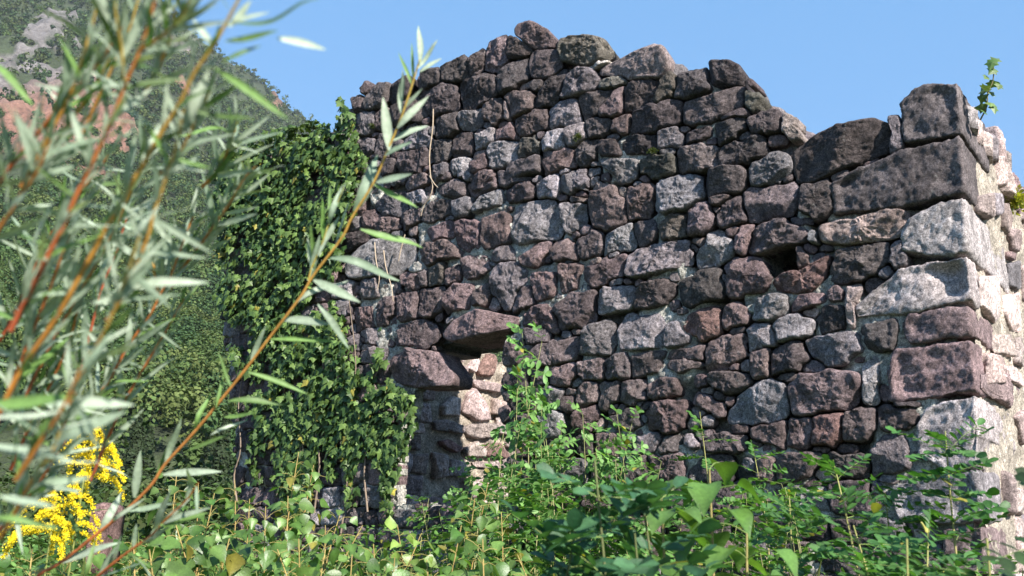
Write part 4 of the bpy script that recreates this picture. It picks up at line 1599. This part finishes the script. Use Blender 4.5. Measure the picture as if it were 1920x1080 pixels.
def willow_branch(shrub, path, d0, d1, cols, r0, listed=(), rnd=1.0, leaf=(.058, .100), spread=(8, 42)):
    path = np.asarray(path, float)
    seg = np.concatenate([[0], np.cumsum(np.linalg.norm(np.diff(path, axis=0), axis=1))])
    f = seg / seg[-1]
    pts = np.array([at(x, y, d0 + (d1 - d0) * t) for (x, y), t in zip(path, f)])
    t_ = Batch()
    sm = tube(t_, pts, r0 * .55, r0 * .24, cols[0], cols[1], n=7, sub=6)
    br = t_.build('branch', M_BARK, shrub)
    b_ = Batch()
    for (x0, y0, x1, y1, w_, g) in listed:
        def dep(x, y):
            i = np.argmin((path[:, 0] - x) ** 2 + (path[:, 1] - y) ** 2)
            return d0 + (d1 - d0) * f[i]
        dd = dep(x0, y0)
        willow_leaf(b_, at(x0, y0, dd), at(x1, y1, dd + rw.uniform(-.02, .02)), w_ * 1.25, g, rw.normal(0, .08), True)
    Ls = np.concatenate([[0], np.cumsum(np.linalg.norm(np.diff(sm, axis=0), axis=1))])
    n = int(Ls[-1] / .0095 * rnd)
    ph = rw.uniform(0, 6.28)
    for k in range(n):
        s = (k + rw.uniform(.1, .9)) / max(n, 1) * Ls[-1]
        p = np.array([np.interp(s, Ls, sm[:, j]) for j in range(3)])
        i = min(np.searchsorted(Ls, s), len(sm) - 1)
        tg = nrm(sm[i] - sm[max(i - 1, 0)]) if i else nrm(sm[1] - sm[0])
        ph += 2.4
        a_ = nrm(np.cross(tg, (EYE - p)))
        b2 = np.cross(tg, a_)
        al = math.radians(rw.uniform(*spread))
        if rw.random() < .14:
            al = math.radians(rw.uniform(55, 100))
        dr = tg * math.cos(al) + (a_ * math.cos(ph) + .6 * b2 * math.sin(ph)) * math.sin(al)
        L_ = rw.uniform(*leaf) * (1 - .45 * (s / Ls[-1]) ** 3)
        willow_leaf(b_, p, p + nrm(dr) * L_, rw.uniform(.62, 1.0), None, rw.normal(0, .10))
    b_.build('foliage', M_WILLOW, br)


S1 = [(40, 1120), (73, 1078), (110, 1057), (187, 997), (233, 960), (283, 910), (310, 870), (367, 807), (433, 727), (470, 680), (500, 640), (563, 557), (587, 517), (640, 447), (660, 407), (700, 343), (733, 267), (750, 227), (770, 167), (787, 112)]
L1 = [(787, 120, 787, 42, .9, 0), (784, 128, 821, 75, .8, 0), (787, 135, 828, 104, 1.0, 0), (773, 162, 747, 94, .55, 1), (775, 152, 772, 78, .5, 1), (752, 212, 757, 130, 1.0, 0), (757, 205, 792, 166, 1.0, 0),
      (745, 240, 803, 178, 1.1, 0), (738, 264, 801, 224, 1.1, 0), (722, 292, 768, 262, 1.2, 0), (730, 282, 720, 180, 1.2, 0), (664, 396, 714, 287, 1.25, 0), (705, 342, 774, 328, 1.3, 0), (702, 346, 784, 387, .8, 1),
      (676, 430, 796, 452, .8, 1), (620, 484, 751, 514, .8, 0), (588, 525, 674, 564, 1.2, 0), (530, 600, 622, 606, 1.2, 0), (596, 570, 658, 652, .9, 0), (508, 636, 634, 637, .5, 1), (470, 676, 497, 614, .9, 0),
      (466, 698, 578, 733, .6, 1), (428, 752, 535, 753, .8, 1), (420, 782, 482, 776, .8, 1), (396, 815, 458, 784, .6, 0), (310, 868, 341, 786, .9, 0), (252, 933, 263, 846, 1.1, 0), (306, 890, 412, 879, .9, 0),
      (367, 806, 392, 735, .8, 1), (405, 765, 420, 700, .6, 1), (352, 845, 430, 812, .6, 1), (290, 905, 312, 840, .6, 1), (235, 958, 330, 940, .8, 0), (187, 996, 232, 920, 1.1, 0), (150, 1020, 130, 950, .8, 1), (110, 1056, 215, 1010, .9, 0), (433, 727, 410, 660, .6, 1)]
wil = thing('willow_shrub', (-.75, .75, .25), 'young willow whose long red branch reaches up across the ivy and wall', 'willow', 'willows in the left foreground')
willow_branch(wil, S1, 1.45, 1.25, (RED, YEL), .0052, L1, rnd=.035)
willow_branch(wil, [(578, 525), (585, 500), (602, 462), (618, 415), (640, 362), (645, 350)], 1.36, 1.33, (YEL, (.4, .42, .12)), .0026,
              [(640, 365, 648, 342, .8, 0), (617, 420, 641, 345, .9, 0), (617, 415, 619, 345, .6, 1), (600, 465, 637, 405, .9, 0), (606, 455, 605, 370, .6, 1), (590, 500, 582, 420, .6, 1), (585, 505, 576, 446, .9, 0), (596, 480, 623, 420, .8, 0), (582, 520, 600, 440, .9, 0)], rnd=0)
willow_branch(wil, [(170, 1100), (187, 1077), (247, 1030), (280, 1007), (310, 975), (350, 937), (372, 905)], 1.3, 1.2, (RED, ORG), .004,
              [(187, 1076, 218, 1025, 1, 0), (250, 1028, 255, 985, 1.2, 0), (280, 1006, 320, 960, .9, 0), (310, 975, 355, 935, .9, 0), (300, 985, 390, 960, .9, 1), (230, 1045, 290, 1060, .9, 1), (160, 1085, 175, 1020, .9, 1)], rnd=.3)
wil2 = thing('willow_shrub', (-.95, .95, .3), 'red stemmed willow clump with shorter shoots behind the nearest one', 'willow', 'willows in the left foreground')
for path, d0, d1, cc, rnd in (
        ([(17, 950), (67, 900), (133, 813), (160, 770), (200, 720), (240, 650), (283, 587), (300, 553), (320, 517), (350, 437), (362, 405)], 1.25, 1.15, (RED, ORG), .9),
        ([(297, 557), (290, 510), (280, 473), (274, 440)], 1.2, 1.17, (ORG, YEL), 1.0),
        ([(320, 540), (333, 517), (377, 457), (427, 387), (443, 360), (462, 330), (480, 312)], 1.2, 1.1, (ORG, (.5, .3, .12)), 1.0),
        ([(380, 350), (413, 313), (437, 253), (444, 228)], 1.1, 1.05, (ORG, YEL), 1.5),
        ([(0, 640), (40, 560), (80, 470), (120, 400), (160, 350), (205, 290)], 1.2, 1.1, (RED, ORG), 1.0),
        ([(120, 800), (145, 715), (160, 660), (190, 545), (215, 480), (240, 400)], 1.25, 1.2, (RED, RED), .8),
        ([(20, 880), (60, 790), (95, 720), (130, 640), (150, 560)], 1.2, 1.1, (RED, ORG), .9),
        ([(-20, 1010), (30, 960), (90, 880), (120, 800), (140, 740)], 1.1, 1.0, (RED, ORG), .9),
        ([(40, 760), (120, 600), (195, 470), (250, 350), (275, 280)], 1.15, 1.0, (RED, YEL), .9),
        ([(170, 900), (230, 760), (300, 640), (345, 560)], 1.3, 1.2, (RED, ORG), .7),
        ([(-20, 830), (30, 700), (70, 600), (120, 470), (140, 420)], 1.0, .9, (RED, ORG), 1.0)):
    willow_branch(wil2, path, d0, d1, cc, .0042, rnd=rnd * 1.6, leaf=(.045, .085))
wil3 = thing('willow_shrub', (-.62, .45, .2), 'nearest willow clump with blurred orange stems rising to the top left', 'willow', 'willows in the left foreground')
for path, d0, d1, cc, r0, rnd, lst in (
        ([(20, 620), (60, 540), (93, 473), (117, 427), (137, 380), (165, 320), (180, 290), (213, 217), (237, 153), (262, 95), (285, 20), (295, -30)], .82, .74, (RED, ORG), .0044, 1.0, ()),
        ([(0, 770), (40, 693), (90, 620), (123, 567), (167, 487), (200, 427), (233, 370), (267, 310), (300, 253), (333, 200), (367, 133), (400, 87), (427, 37), (447, 0), (465, -40)], .86, .74, (ORG, YEL), .0046, .45,
         [(430, 50, 470, 5, 1.3, 0), (423, 77, 522, 63, .8, 1), (520, 72, 617, 87, 1.0, 0), (440, 43, 607, 3, .4, 1), (417, 117, 487, 80, .8, 1), (405, 130, 540, 220, .6, 1), (400, 90, 360, 28, .9, 0), (360, 205, 480, 228, .6, 1), (333, 205, 360, 250, 1, 0), (345, 240, 392, 130, 1.1, 0)]),
        ([(200, 600), (227, 560), (247, 517), (277, 443), (290, 393), (317, 320), (333, 260), (345, 205)], .84, .78, (ORG, YEL), .0040, .9, [(238, 545, 370, 510, .9, 0), (300, 262, 340, 235, .9, 0), (170, 570, 265, 545, .9, 0)]),
        ([(-20, 370), (0, 340), (40, 287), (80, 240), (110, 200), (147, 163), (200, 97), (230, 50)], .9, .82, (RED, ORG), .004, .9, [(-10, 120, 60, 190, .8, 1)]),
        ([(20, 400), (43, 357), (93, 293), (130, 233), (167, 177), (187, 147), (215, 90)], .95, .86, (ORG, YEL), .0038, .9, ()),
        ([(237, 153), (230, 143), (227, 83), (217, 27), (214, -20)], .76, .72, (YEL, YEL), .003, 1.2, ()),
        ([(262, 95), (300, 70), (340, 35), (355, 0)], .74, .7, (ORG, YEL), .003, 1.3, ()),
        ([(270, 180), (300, 120), (322, 60), (330, 0)], .9, .84, (ORG, YEL), .0034, 1.1, ()),
        ([(-20, 460), (0, 427), (30, 383), (70, 320), (95, 260)], .8, .76, (ORG, ORG), .0036, 1.0, ()),
        ([(130, 760), (147, 713), (173, 660), (197, 620), (230, 540), (262, 440)], .78, .72, (ORG, YEL), .0036, .7, [(90, 760, 245, 750, 1.1, 0), (100, 830, 228, 770, 1.2, 0), (60, 910, 170, 895, 1.1, 0)]),
        ([(30, 900), (83, 817), (110, 777), (133, 733), (150, 690)], .72, .68, (ORG, ORG), .0034, .7, [(-30, 760, 150, 745, .9, 1), (-20, 835, 130, 850, .9, 0), (0, 930, 100, 945, .9, 0), (-10, 970, 110, 985, .8, 1)]),
        ([(40, 350), (120, 200), (160, 90), (185, 0)], .85, .8, (ORG, YEL), .0034, .8, ()),
        ([(140, 280), (200, 150), (240, 60), (262, -10)], .95, .9, (ORG, YEL), .0034, .8, ()),
        ([(290, 330), (330, 300), (372, 215), (395, 170)], .95, .9, (ORG, YEL), .003, 1.0, ()),
        ([(0, 1010), (60, 900), (95, 850), (120, 790)], .8, .75, (ORG, YEL), .0034, .7, ())):
    willow_branch(wil3, path, d0 * .86, d1 * .86, cc, r0 * .9, lst, rnd=rnd * 1.75, leaf=(.034, .060))


# ---- saplings
def up_stem(base, tip, rg, bow=.06, k=5):
    t = np.linspace(0, 1, k)[:, None]
    o = nrm(np.append(rg.normal(0, 1, 2), 0)) * bow * np.linalg.norm(tip - base)
    return base * (1 - t) + tip * t + o * np.sin(np.pi * t)


def ground_pt(x, y):
    return np.array([x, y, float(gz(np.array([x]), np.array([y]))[0]) - .03])


def seen_stem(x, y, d, rg, lean=.12):
    tip = at(x, y, d)
    g = ground_pt(tip[0] + rg.normal(0, lean), tip[1] + rg.normal(0, lean) * .6)
    return g, tip


def poplar(shoots, lab, leaf=.085, seed=0, cols=((.055, .125, .022), (.15, .25, .06)), rstem=.0048):
    rg = np.random.default_rng(600 + seed)
    first = seen_stem(*shoots[0], rg)[0]
    o = thing('poplar_sapling', first, lab, 'sapling', 'poplar saplings below the wall')
    b_ = Batch()
    for (x, y, d) in shoots:
        g, tip = seen_stem(x, y, d, rg)
        t_ = Batch()
        sm = tube(t_, up_stem(g, tip, rg), rstem, .0018, (.30, .12, .05), (.34, .26, .09))
        n = max(9, int(np.linalg.norm(tip - g) / .015))
        ph = rg.uniform(0, 6)
        for k in range(n):
            f = .12 + .88 * (k + rg.uniform(.2, .8)) / n
            p = sm[int(f * (len(sm) - 1))]
            ph += 2.4
            hd = np.array([math.cos(ph), math.sin(ph), 0])
            pe = p + hd * rg.uniform(.03, .075) + ZZ * rg.uniform(-.005, .045)
            tube(t_, [p, (p + pe) / 2 + ZZ * .008, pe], .0012, .001, (.30, .25, .08), n=4, sub=2)
            s = leaf * .95 * rg.uniform(.5, 1.2) * (1 if f < .8 else 1.3 - .65 * f)
            dr = hd * rg.uniform(.3, .9) - ZZ * rg.uniform(.1, .9) + rg.normal(0, .25, 3)
            nv = ZZ * rg.uniform(.3, 1) + hd * .5 + sun_dir * .3 + nrm(EYE - p) * .35 + rg.normal(0, .35, 3)
            add_leaves(b_, T_POPS[rg.integers(0, 5)], pe[None], dr[None], nv[None], s, tints(rg, 1, *cols, .03) * rg.uniform(.65, 1.15))
        t_.build('stem', M_BARK, o)
    b_.build('foliage', M_POPLAR, o)
    return o


def pinnate(bt, p, dr, nv, L_, pairs, ls, rg, cols, tpl=T_OVAL, stem=None):
    dr, nv = nrm(dr), nrm(nv)
    sd_ = nrm(np.cross(nv, dr))
    tt = np.linspace(.22, .95, pairs)
    ctr = p + dr * (tt * L_)[:, None] - ZZ * (.18 * L_ * tt ** 2)[:, None]
    P = np.vstack([ctr, ctr, [p + dr * L_ - ZZ * .18 * L_]])
    D = np.vstack([sd_ + dr * .45 + rg.normal(0, .12, (pairs, 3)), -sd_ + dr * .45 + rg.normal(0, .12, (pairs, 3)), [dr]])
    Nn = nv[None] + rg.normal(0, .25, (len(P), 3))
    add_leaves(bt, tpl, P, D, Nn, ls * rg.uniform(.8, 1.15, len(P)), tints(rg, len(P), *cols, .015))
    if stem is not None:
        tube(stem, [p, p + dr * L_ * .5 - ZZ * .045 * L_, p + dr * L_ - ZZ * .18 * L_], .0011, .0007, (.20, .26, .08), n=4, sub=2)


def locust(x, y, d, lab, seed, nleaf=16, Lr=(.10, .17), pairs=5, ls=.032, cols=((.045, .12, .03), (.085, .19, .05)), col_stem=((.42, .30, .16), (.30, .30, .10)), top=.45, name='locust_sapling', group='locust saplings on the right', rs=.0062, extra=()):
    rg = np.random.default_rng(700 + seed)
    g, tip = seen_stem(x, y, d, rg, .10)
    o = thing(name, g, lab, 'sapling', group)
    b_ = Batch()
    for (xx, yy, dd) in [(x, y, d)] + list(extra):
        g2, tip2 = (g, tip) if (xx, yy) == (x, y) else seen_stem(xx, yy, dd, rg, .10)
        t_ = Batch()
        sm = tube(t_, up_stem(g2, tip2, rg, .04), rs, .0018, *col_stem)
        ph = rg.uniform(0, 6)
        for k in range(nleaf):
            f = 1 - (1 - top) * ((k + rg.uniform(0, .8)) / nleaf) ** 1.1
            p_ = sm[min(len(sm) - 1, int(f * (len(sm) - 1)))]
            ph += 2.4
            hd = np.array([math.cos(ph), math.sin(ph), 0])
            pinnate(b_, p_, hd + ZZ * rg.uniform(-.05, .6 + .5 * f), ZZ + .4 * sun_dir + rg.normal(0, .35, 3), rg.uniform(*Lr), pairs, ls, rg, cols, stem=t_)
        t_.build('stem', M_BARK, o)
    b_.build('foliage', M_SHRUB, o)
    return o


poplar([(332, 880, 4.3), (372, 905, 4.5)], 'poplar sapling with round glossy leaves at the left foot of the ruin', seed=1)
poplar([(402, 925, 4.0), (440, 900, 4.6), (468, 935, 4.2)], 'poplar sapling in front of the pale stones under the ivy', seed=2)
poplar([(560, 848, 4.6), (588, 872, 4.7)], 'tallest poplar shoot with red stem standing before the ivy', leaf=.09, seed=3)
poplar([(498, 950, 3.6), (540, 930, 3.9)], 'poplar sapling with long thin leaf stalks below the ivy stems', seed=4)
poplar([(640, 955, 3.8), (680, 985, 3.5), (610, 985, 3.6)], 'leafy poplar sapling under the hanging ivy tail', seed=5)
poplar([(745, 985, 3.6), (790, 1000, 3.4)], 'yellowish poplar sapling below the lit opening', seed=6, cols=((.13, .21, .035), (.21, .30, .07)))
poplar([(915, 905, 4.0), (890, 935, 3.8), (940, 960, 3.7)], 'poplar sapling with pale upturned leaves right of the opening', seed=7)
poplar([(865, 985, 3.0), (905, 1010, 2.9)], 'large leaved poplar sapling at the bottom middle of the picture', leaf=.092, seed=8)
poplar([(330, 985, 3.0), (380, 1000, 3.0), (430, 1010, 3.1)], 'broad leaved poplar sapling at the bottom beside the willow', leaf=.10, seed=9)
poplar([(560, 1010, 2.9), (520, 1030, 2.9), (610, 1030, 3.0), (660, 1040, 3.0)], 'poplar clump along the bottom edge under the ivy', leaf=.085, seed=10)
poplar([(740, 1045, 2.9), (700, 1020, 3.1), (800, 1050, 3.0), (970, 1040, 3.1)], 'low poplar clump along the bottom edge below the opening', leaf=.08, seed=11)
poplar([(280, 1030, 2.6), (250, 1000, 3.0), (140, 1035, 2.9), (60, 1030, 2.8)], 'poplar sapling beneath the yellow goldenrod', leaf=.085, seed=12)

locust(1562, 862, 2.75, 'locust sapling with a straight pale stem left of the other two', 1, nleaf=34, ls=.036)
locust(1660, 925, 2.8, 'shortest locust sapling between two taller ones', 2, nleaf=26, ls=.034)
locust(1772, 808, 2.7, 'tallest locust sapling with dark feathery leaves before the corner stones', 3, nleaf=38, ls=.036, pairs=6, cols=((.03, .10, .02), (.07, .17, .04)))
locust(1480, 930, 3.1, 'locust sapling with leaves spread over the rough stones right of the fig', 4, nleaf=26, ls=.034)
locust(1600, 985, 2.3, 'low locust sapling at the bottom edge in front of the pale stems', 5, nleaf=26, ls=.036, extra=((1740, 990, 2.4),))
locust(1312, 772, 5.2, 'thin locust shoot with feathery leaves against the middle of the wall', 6, nleaf=12, ls=.040, Lr=(.14, .22), pairs=7, cols=((.06, .16, .035), (.11, .23, .06)))
locust(1412, 840, 5.0, 'locust shoot with arching leaves beside the broad purple stone', 7, nleaf=14, ls=.04, Lr=(.14, .22), pairs=6, cols=((.06, .16, .035), (.11, .23, .06)))

# dark out-of-focus saplings close to the lens
locust(1115, 862, 1.6, 'blurred dark sapling with bluish rounded leaves in the lower middle', 21, nleaf=26, ls=.046, Lr=(.09, .15), pairs=4, cols=((.03, .09, .04), (.07, .16, .07)), name='false_indigo_sapling', group='dark blurred saplings', rs=.005, col_stem=((.10, .07, .05), (.12, .14, .05)), top=.3, extra=((1200, 905, 1.7), (1190, 1000, 1.6), (1080, 990, 1.6)))
locust(1700, 1010, 1.5, 'blurred grey green shoot in the bottom right corner', 22, nleaf=7, ls=.032, pairs=4, cols=((.02, .07, .03), (.06, .12, .06)), name='false_indigo_sapling', group='dark blurred saplings', rs=.004, top=.5, extra=((1850, 1010, 1.5),))
locust(1938, 835, 1.5, 'dark shoot poking in from the right edge over the sunlit side wall', 23, nleaf=6, ls=.035, Lr=(.06, .09), pairs=3, cols=((.02, .05, .015), (.05, .09, .03)), name='false_indigo_sapling', group='dark blurred saplings', rs=.004, top=.75)


def fig(x, y, d, lab, seed, nleaf=6, leaf=.13, bare=.35):
    rg = np.random.default_rng(800 + seed)
    g, tip = seen_stem(x, y, d, rg, .08)
    o = thing('mulberry_sapling', g, lab, 'sapling', 'broad leaved saplings in the foreground')
    t_, b_ = Batch(), Batch()
    sm = tube(t_, up_stem(g, tip, rg, .03), .0050, .0024, (.24, .12, .06), (.26, .22, .08))
    for k in range(nleaf):
        f = 1 - bare * (k / nleaf) ** 1.6
        p_ = sm[int(f * (len(sm) - 1))]
        ph = k * 2.4 + seed
        hd = np.array([math.cos(ph), math.sin(ph), 0])
        pe = p_ + hd * rg.uniform(.03, .07) + ZZ * .02
        tube(t_, [p_, (p_ + pe) / 2 + ZZ * .006, pe], .0014, .001, (.16, .22, .06), n=5, sub=2)
        add_leaves(b_, T_FIG, pe[None], (hd - ZZ * rg.uniform(.0, .6))[None], (ZZ + hd * .4 + rg.normal(0, .2, 3))[None], leaf * rg.uniform(.75, 1.1), tints(rg, 1, (.065, .145, .028), (.13, .23, .05)))
    t_.build('stem', M_BARK, o)
    b_.build('foliage', M_POPLAR, o)


fig(1330, 880, 2.1, 'broad leaved sapling with a bright upright crown leaf in the lower right middle', 1, 20, .09, .6)
fig(1240, 930, 2.0, 'leaning broad leaved sapling with a yellow stem left of the upright one', 2, 14, .085, .35)
fig(1400, 1000, 1.9, 'lowest broad leaved sapling with leaves at the bottom edge', 3, 14, .085, .5)


# ---- bladder senna bushes against the wall
def senna_mesh(rg, o, h, w, stems, ls, cols):
    b_ = Batch()
    for k in range(stems):
        a = rg.uniform(0, 6.28)
        base = np.array([math.cos(a), math.sin(a), 0]) * w * .25
        tip = np.array([math.cos(a), math.sin(a), 0]) * w * rg.uniform(.2, .75) + ZZ * h * rg.uniform(.65, 1.0)
        t_ = Batch()
        sm = tube(t_, up_stem(base - ZZ * .05, tip, rg, .08), .0045, .0015, (.30, .24, .13), (.25, .26, .10))
        for f in np.linspace(.12, 1, 19):
            p_ = sm[int(f * (len(sm) - 1))]
            ph = rg.uniform(0, 6.28)
            hd = np.array([math.cos(ph), math.sin(ph), 0])
            pinnate(b_, p_, hd + ZZ * rg.uniform(0, .7), ZZ + .6 * sun_dir + NF * .3 + rg.normal(0, .4, 3), rg.uniform(.08, .16), 3, ls * 1.2, rg, cols, stem=t_)
        t_.build('stem', M_BARK, o, off=(0, 0, 0))
    b_.build('foliage', M_SHRUB, o, off=(0, 0, 0))


SEN = [(985, 622, 6.6, 1.0, 'tallest senna bush climbing the wall right of the opening'), (1060, 690, 6.3, .9, 'senna bush with a yellow green tip beside the tallest one'),
       (905, 860, 6.6, .9, 'senna bush in front of the lit opening'), (1020, 800, 6.0, 1.2, 'bushy senna spreading below the tallest one'),
       (1130, 770, 6.0, 1.0, 'senna bush under the row of round purple stones'), (1105, 870, 5.4, 1.2, 'dense senna bush behind the dark blurred sapling'),
       (960, 900, 5.3, 1.2, 'low senna bush at the foot of the opening'), (1240, 850, 5.3, 1.1, 'senna bush against pale mortar in the middle of the wall foot'),
       (1340, 880, 5.0, 1.1, 'senna bush behind the broad leaved saplings'), (1440, 900, 4.7, 1.0, 'senna bush below the long row of small square stones'),
       (850, 930, 5.6, 1.0, 'senna bush just below the left jamb of the opening'), (1180, 950, 4.4, 1.2, 'nearest senna bush low in the middle')]
protos = []
for k in range(3):
    rg = np.random.default_rng(40 + k)
    x, y, d, s, lab = SEN[k]
    o = thing('senna_bush', (0, 0, 0), lab, 'bush', 'senna bushes along the wall foot')
    senna_mesh(rg, o, 1.0, [.30, .34, .55][k], [6, 6, 8][k], .036, ((.07, .17, .04), (.16, .30, .08)))
    protos.append(o)
for k, (x, y, d, s, lab) in enumerate(SEN):
    o = protos[k] if k < 3 else copy_tree(protos[[2, 0, 1][k % 3]])
    p_ = at(x, y, d)
    g = ground_pt(p_[0], p_[1])
    hh = max(.35, p_[2] - g[2])
    o.location = tuple(g)
    o.scale = (s * (.8 + .2 * hh), s * (.8 + .2 * hh), hh)
    if k >= 3:
        o.rotation_euler.z = k * 1.7
    o['label'] = lab

# ---- goldenrod
rgd = np.random.default_rng(51)


def goldenrod(x, y, d, lab, wpx, hpx, nb, tilt):
    g, tip = seen_stem(x, y, d, rgd, .06)
    o = thing('goldenrod', g, lab, 'flower', 'goldenrod in the lower left')
    t_, b_ = Batch(), Batch()
    sm = tube(t_, up_stem(g, tip, rgd, .03), .004, .0018, (.14, .17, .05), (.2, .22, .06))
    n = 26
    for k in range(n):
        f = .25 + .6 * k / n
        p_ = sm[int(f * (len(sm) - 1))]
        ph = k * 2.4
        hd = np.array([math.cos(ph), math.sin(ph), .25])
        add_leaves(b_, T_WILLOW, p_[None], hd[None], (ZZ + rgd.normal(0, .3, 3))[None], rgd.uniform(.07, .11), tints(rgd, 1, (.06, .13, .03), (.10, .18, .05)))
    t_.build('stem', M_BARK, o)
    b_.build('foliage', M_SHRUB, o)
    sc = d / FPX
    for k in range(nb):
        t = k / (nb - 1)
        st_ = tip - ZZ * hpx * sc * .55 * t + rgd.normal(0, .004, 3)
        ph = k * 2.4 + rgd.uniform(-.4, .4)
        out = np.array([math.cos(ph), math.sin(ph) * .7, 0]) + np.array([tilt, 0, 0])
        ln = wpx * sc * (.25 + .45 * t ** .6) * rgd.uniform(.8, 1.2)
        end = st_ + nrm(out) * ln - ZZ * hpx * sc * rgd.uniform(.22, .45) * (.35 + .65 * t)
        mid = (st_ + end) / 2 + nrm(out) * ln * .18 + ZZ * hpx * sc * .10
        f_ = Batch()
        arc = tube(f_, [st_, mid, end], .0012, .0008, (.30, .32, .05), n=4, sub=8)
        m_ = int(420 * (.5 + .6 * t))
        i = np.minimum((rgd.uniform(.05, 1, m_) * (len(arc) - 1)).astype(int), len(arc) - 1)
        P = arc[i] + rgd.normal(0, .0034, (m_, 3)) + ZZ * .003
        add_leaves(f_, T_OVAL, P, rgd.normal(0, 1, (m_, 3)) + ZZ * .6, rgd.normal(0, 1, (m_, 3)), rgd.uniform(.0035, .0068, m_), np.array([[.86, .67, .02]]) * rgd.uniform(.8, 1.12, (m_, 1)))
        f_.build('flower_plume', M_FLOWER, o)


goldenrod(170, 808, 2.6, 'goldenrod with the higher drooping yellow flower head', 105, 150, 17, .12)
goldenrod(108, 925, 2.5, 'goldenrod with the lower spreading yellow flower head', 150, 150, 19, .08)

# ---- a broken reddish stone block standing in the weeds behind the goldenrod
bl = Batch()
c_ = at(196, 965, 5.2)
V, Q, T = rock(np.array([(-.055, -.35), (.055, -.36), (.06, .05), (.015, .075), (-.05, .06)]), .09, .2, 77, res=.012)
ax1, ax2 = np.array([1., .1, 0]), np.array([.1, -1., 0])
bl.add(c_ + V[:, :1] * ax1 + V[:, 1:2] * ZZ + V[:, 2:3] * ax2, Q[:, ::-1], T[:, ::-1], stone_tint('r', V, 8))
o = tag(bl.build('stone_post', M_STONE, None, off=c_), 'reddish broken stone post behind the yellow goldenrod', 'stone')

# ---- weeds and grass over the bank: nobody could count them
ru = np.random.default_rng(61)
bw = Batch()


def weed_pts(n, x0, x1, d0, d1):
    x, d = ru.uniform(x0, x1, n), ru.uniform(d0, d1, n)
    r = rays(np.stack([x, np.full(n, 1000.)], 1))
    P = EYE + r * (d / FPX)[:, None]
    P[:, 2] = gz(P[:, 0], P[:, 1])
    k = ((P - C0) @ NF > .12) | ((P - C0) @ WL > U_END + .1)
    return P[k]


P = weed_pts(36000, -200, 2000, 1.9, 8.5)
hgt = .42 * (1 + .9 * fbm(P * 1.3, 3, 62))
P[:, 2] += np.maximum(.02, hgt) * ru.uniform(0, 1, len(P)) ** .8
n = len(P)
add_leaves(bw, T_OVAL, P, ru.normal(0, 1, (n, 3)) * np.array([1, 1, .4]), ZZ[None] + ru.normal(0, .5, (n, 3)), ru.uniform(.022, .05, n), tints(ru, n, (.055, .13, .025), (.13, .24, .06), .03))
P = weed_pts(5000, -200, 2000, 1.9, 8)
n = len(P)
D = ZZ[None] + ru.normal(0, .35, (n, 3))
add_leaves(bw, T_GRASS, P, D, ru.normal(0, 1, (n, 3)), ru.uniform(.18, .48, n), tints(ru, n, (.09, .15, .035), (.24, .24, .09), .08))
tag(bw.build('weeds', M_GRASS), kind='stuff')

# ---- the blue air between the wall and the mountain
hz, nt, out = new_mat('thin_haze')
pv = N(nt, 'ShaderNodeVolumePrincipled', inp={'Density': 0.00009, 'Anisotropy': 0.0})
pv.inputs['Color'].default_value = (.86, .93, 1.0, 1)
nt.links.new(pv.outputs[0], out.inputs['Volume'])
b = Batch()
lo, hi = np.array([-2600., -3300., -40.]), np.array([2600., 3300., float(max(PM[:, 2].max() + 14, 60))])
V = np.array([[(lo, hi)[i][0], (lo, hi)[j][1], (lo, hi)[k][2]] for i in (0, 1) for j in (0, 1) for k in (0, 1)])
b.add(V, [[0, 1, 3, 2], [4, 6, 7, 5], [0, 4, 5, 1], [2, 3, 7, 6], [0, 2, 6, 4], [1, 5, 7, 3]])
tag(b.build('haze', hz, smooth=False), kind='stuff')
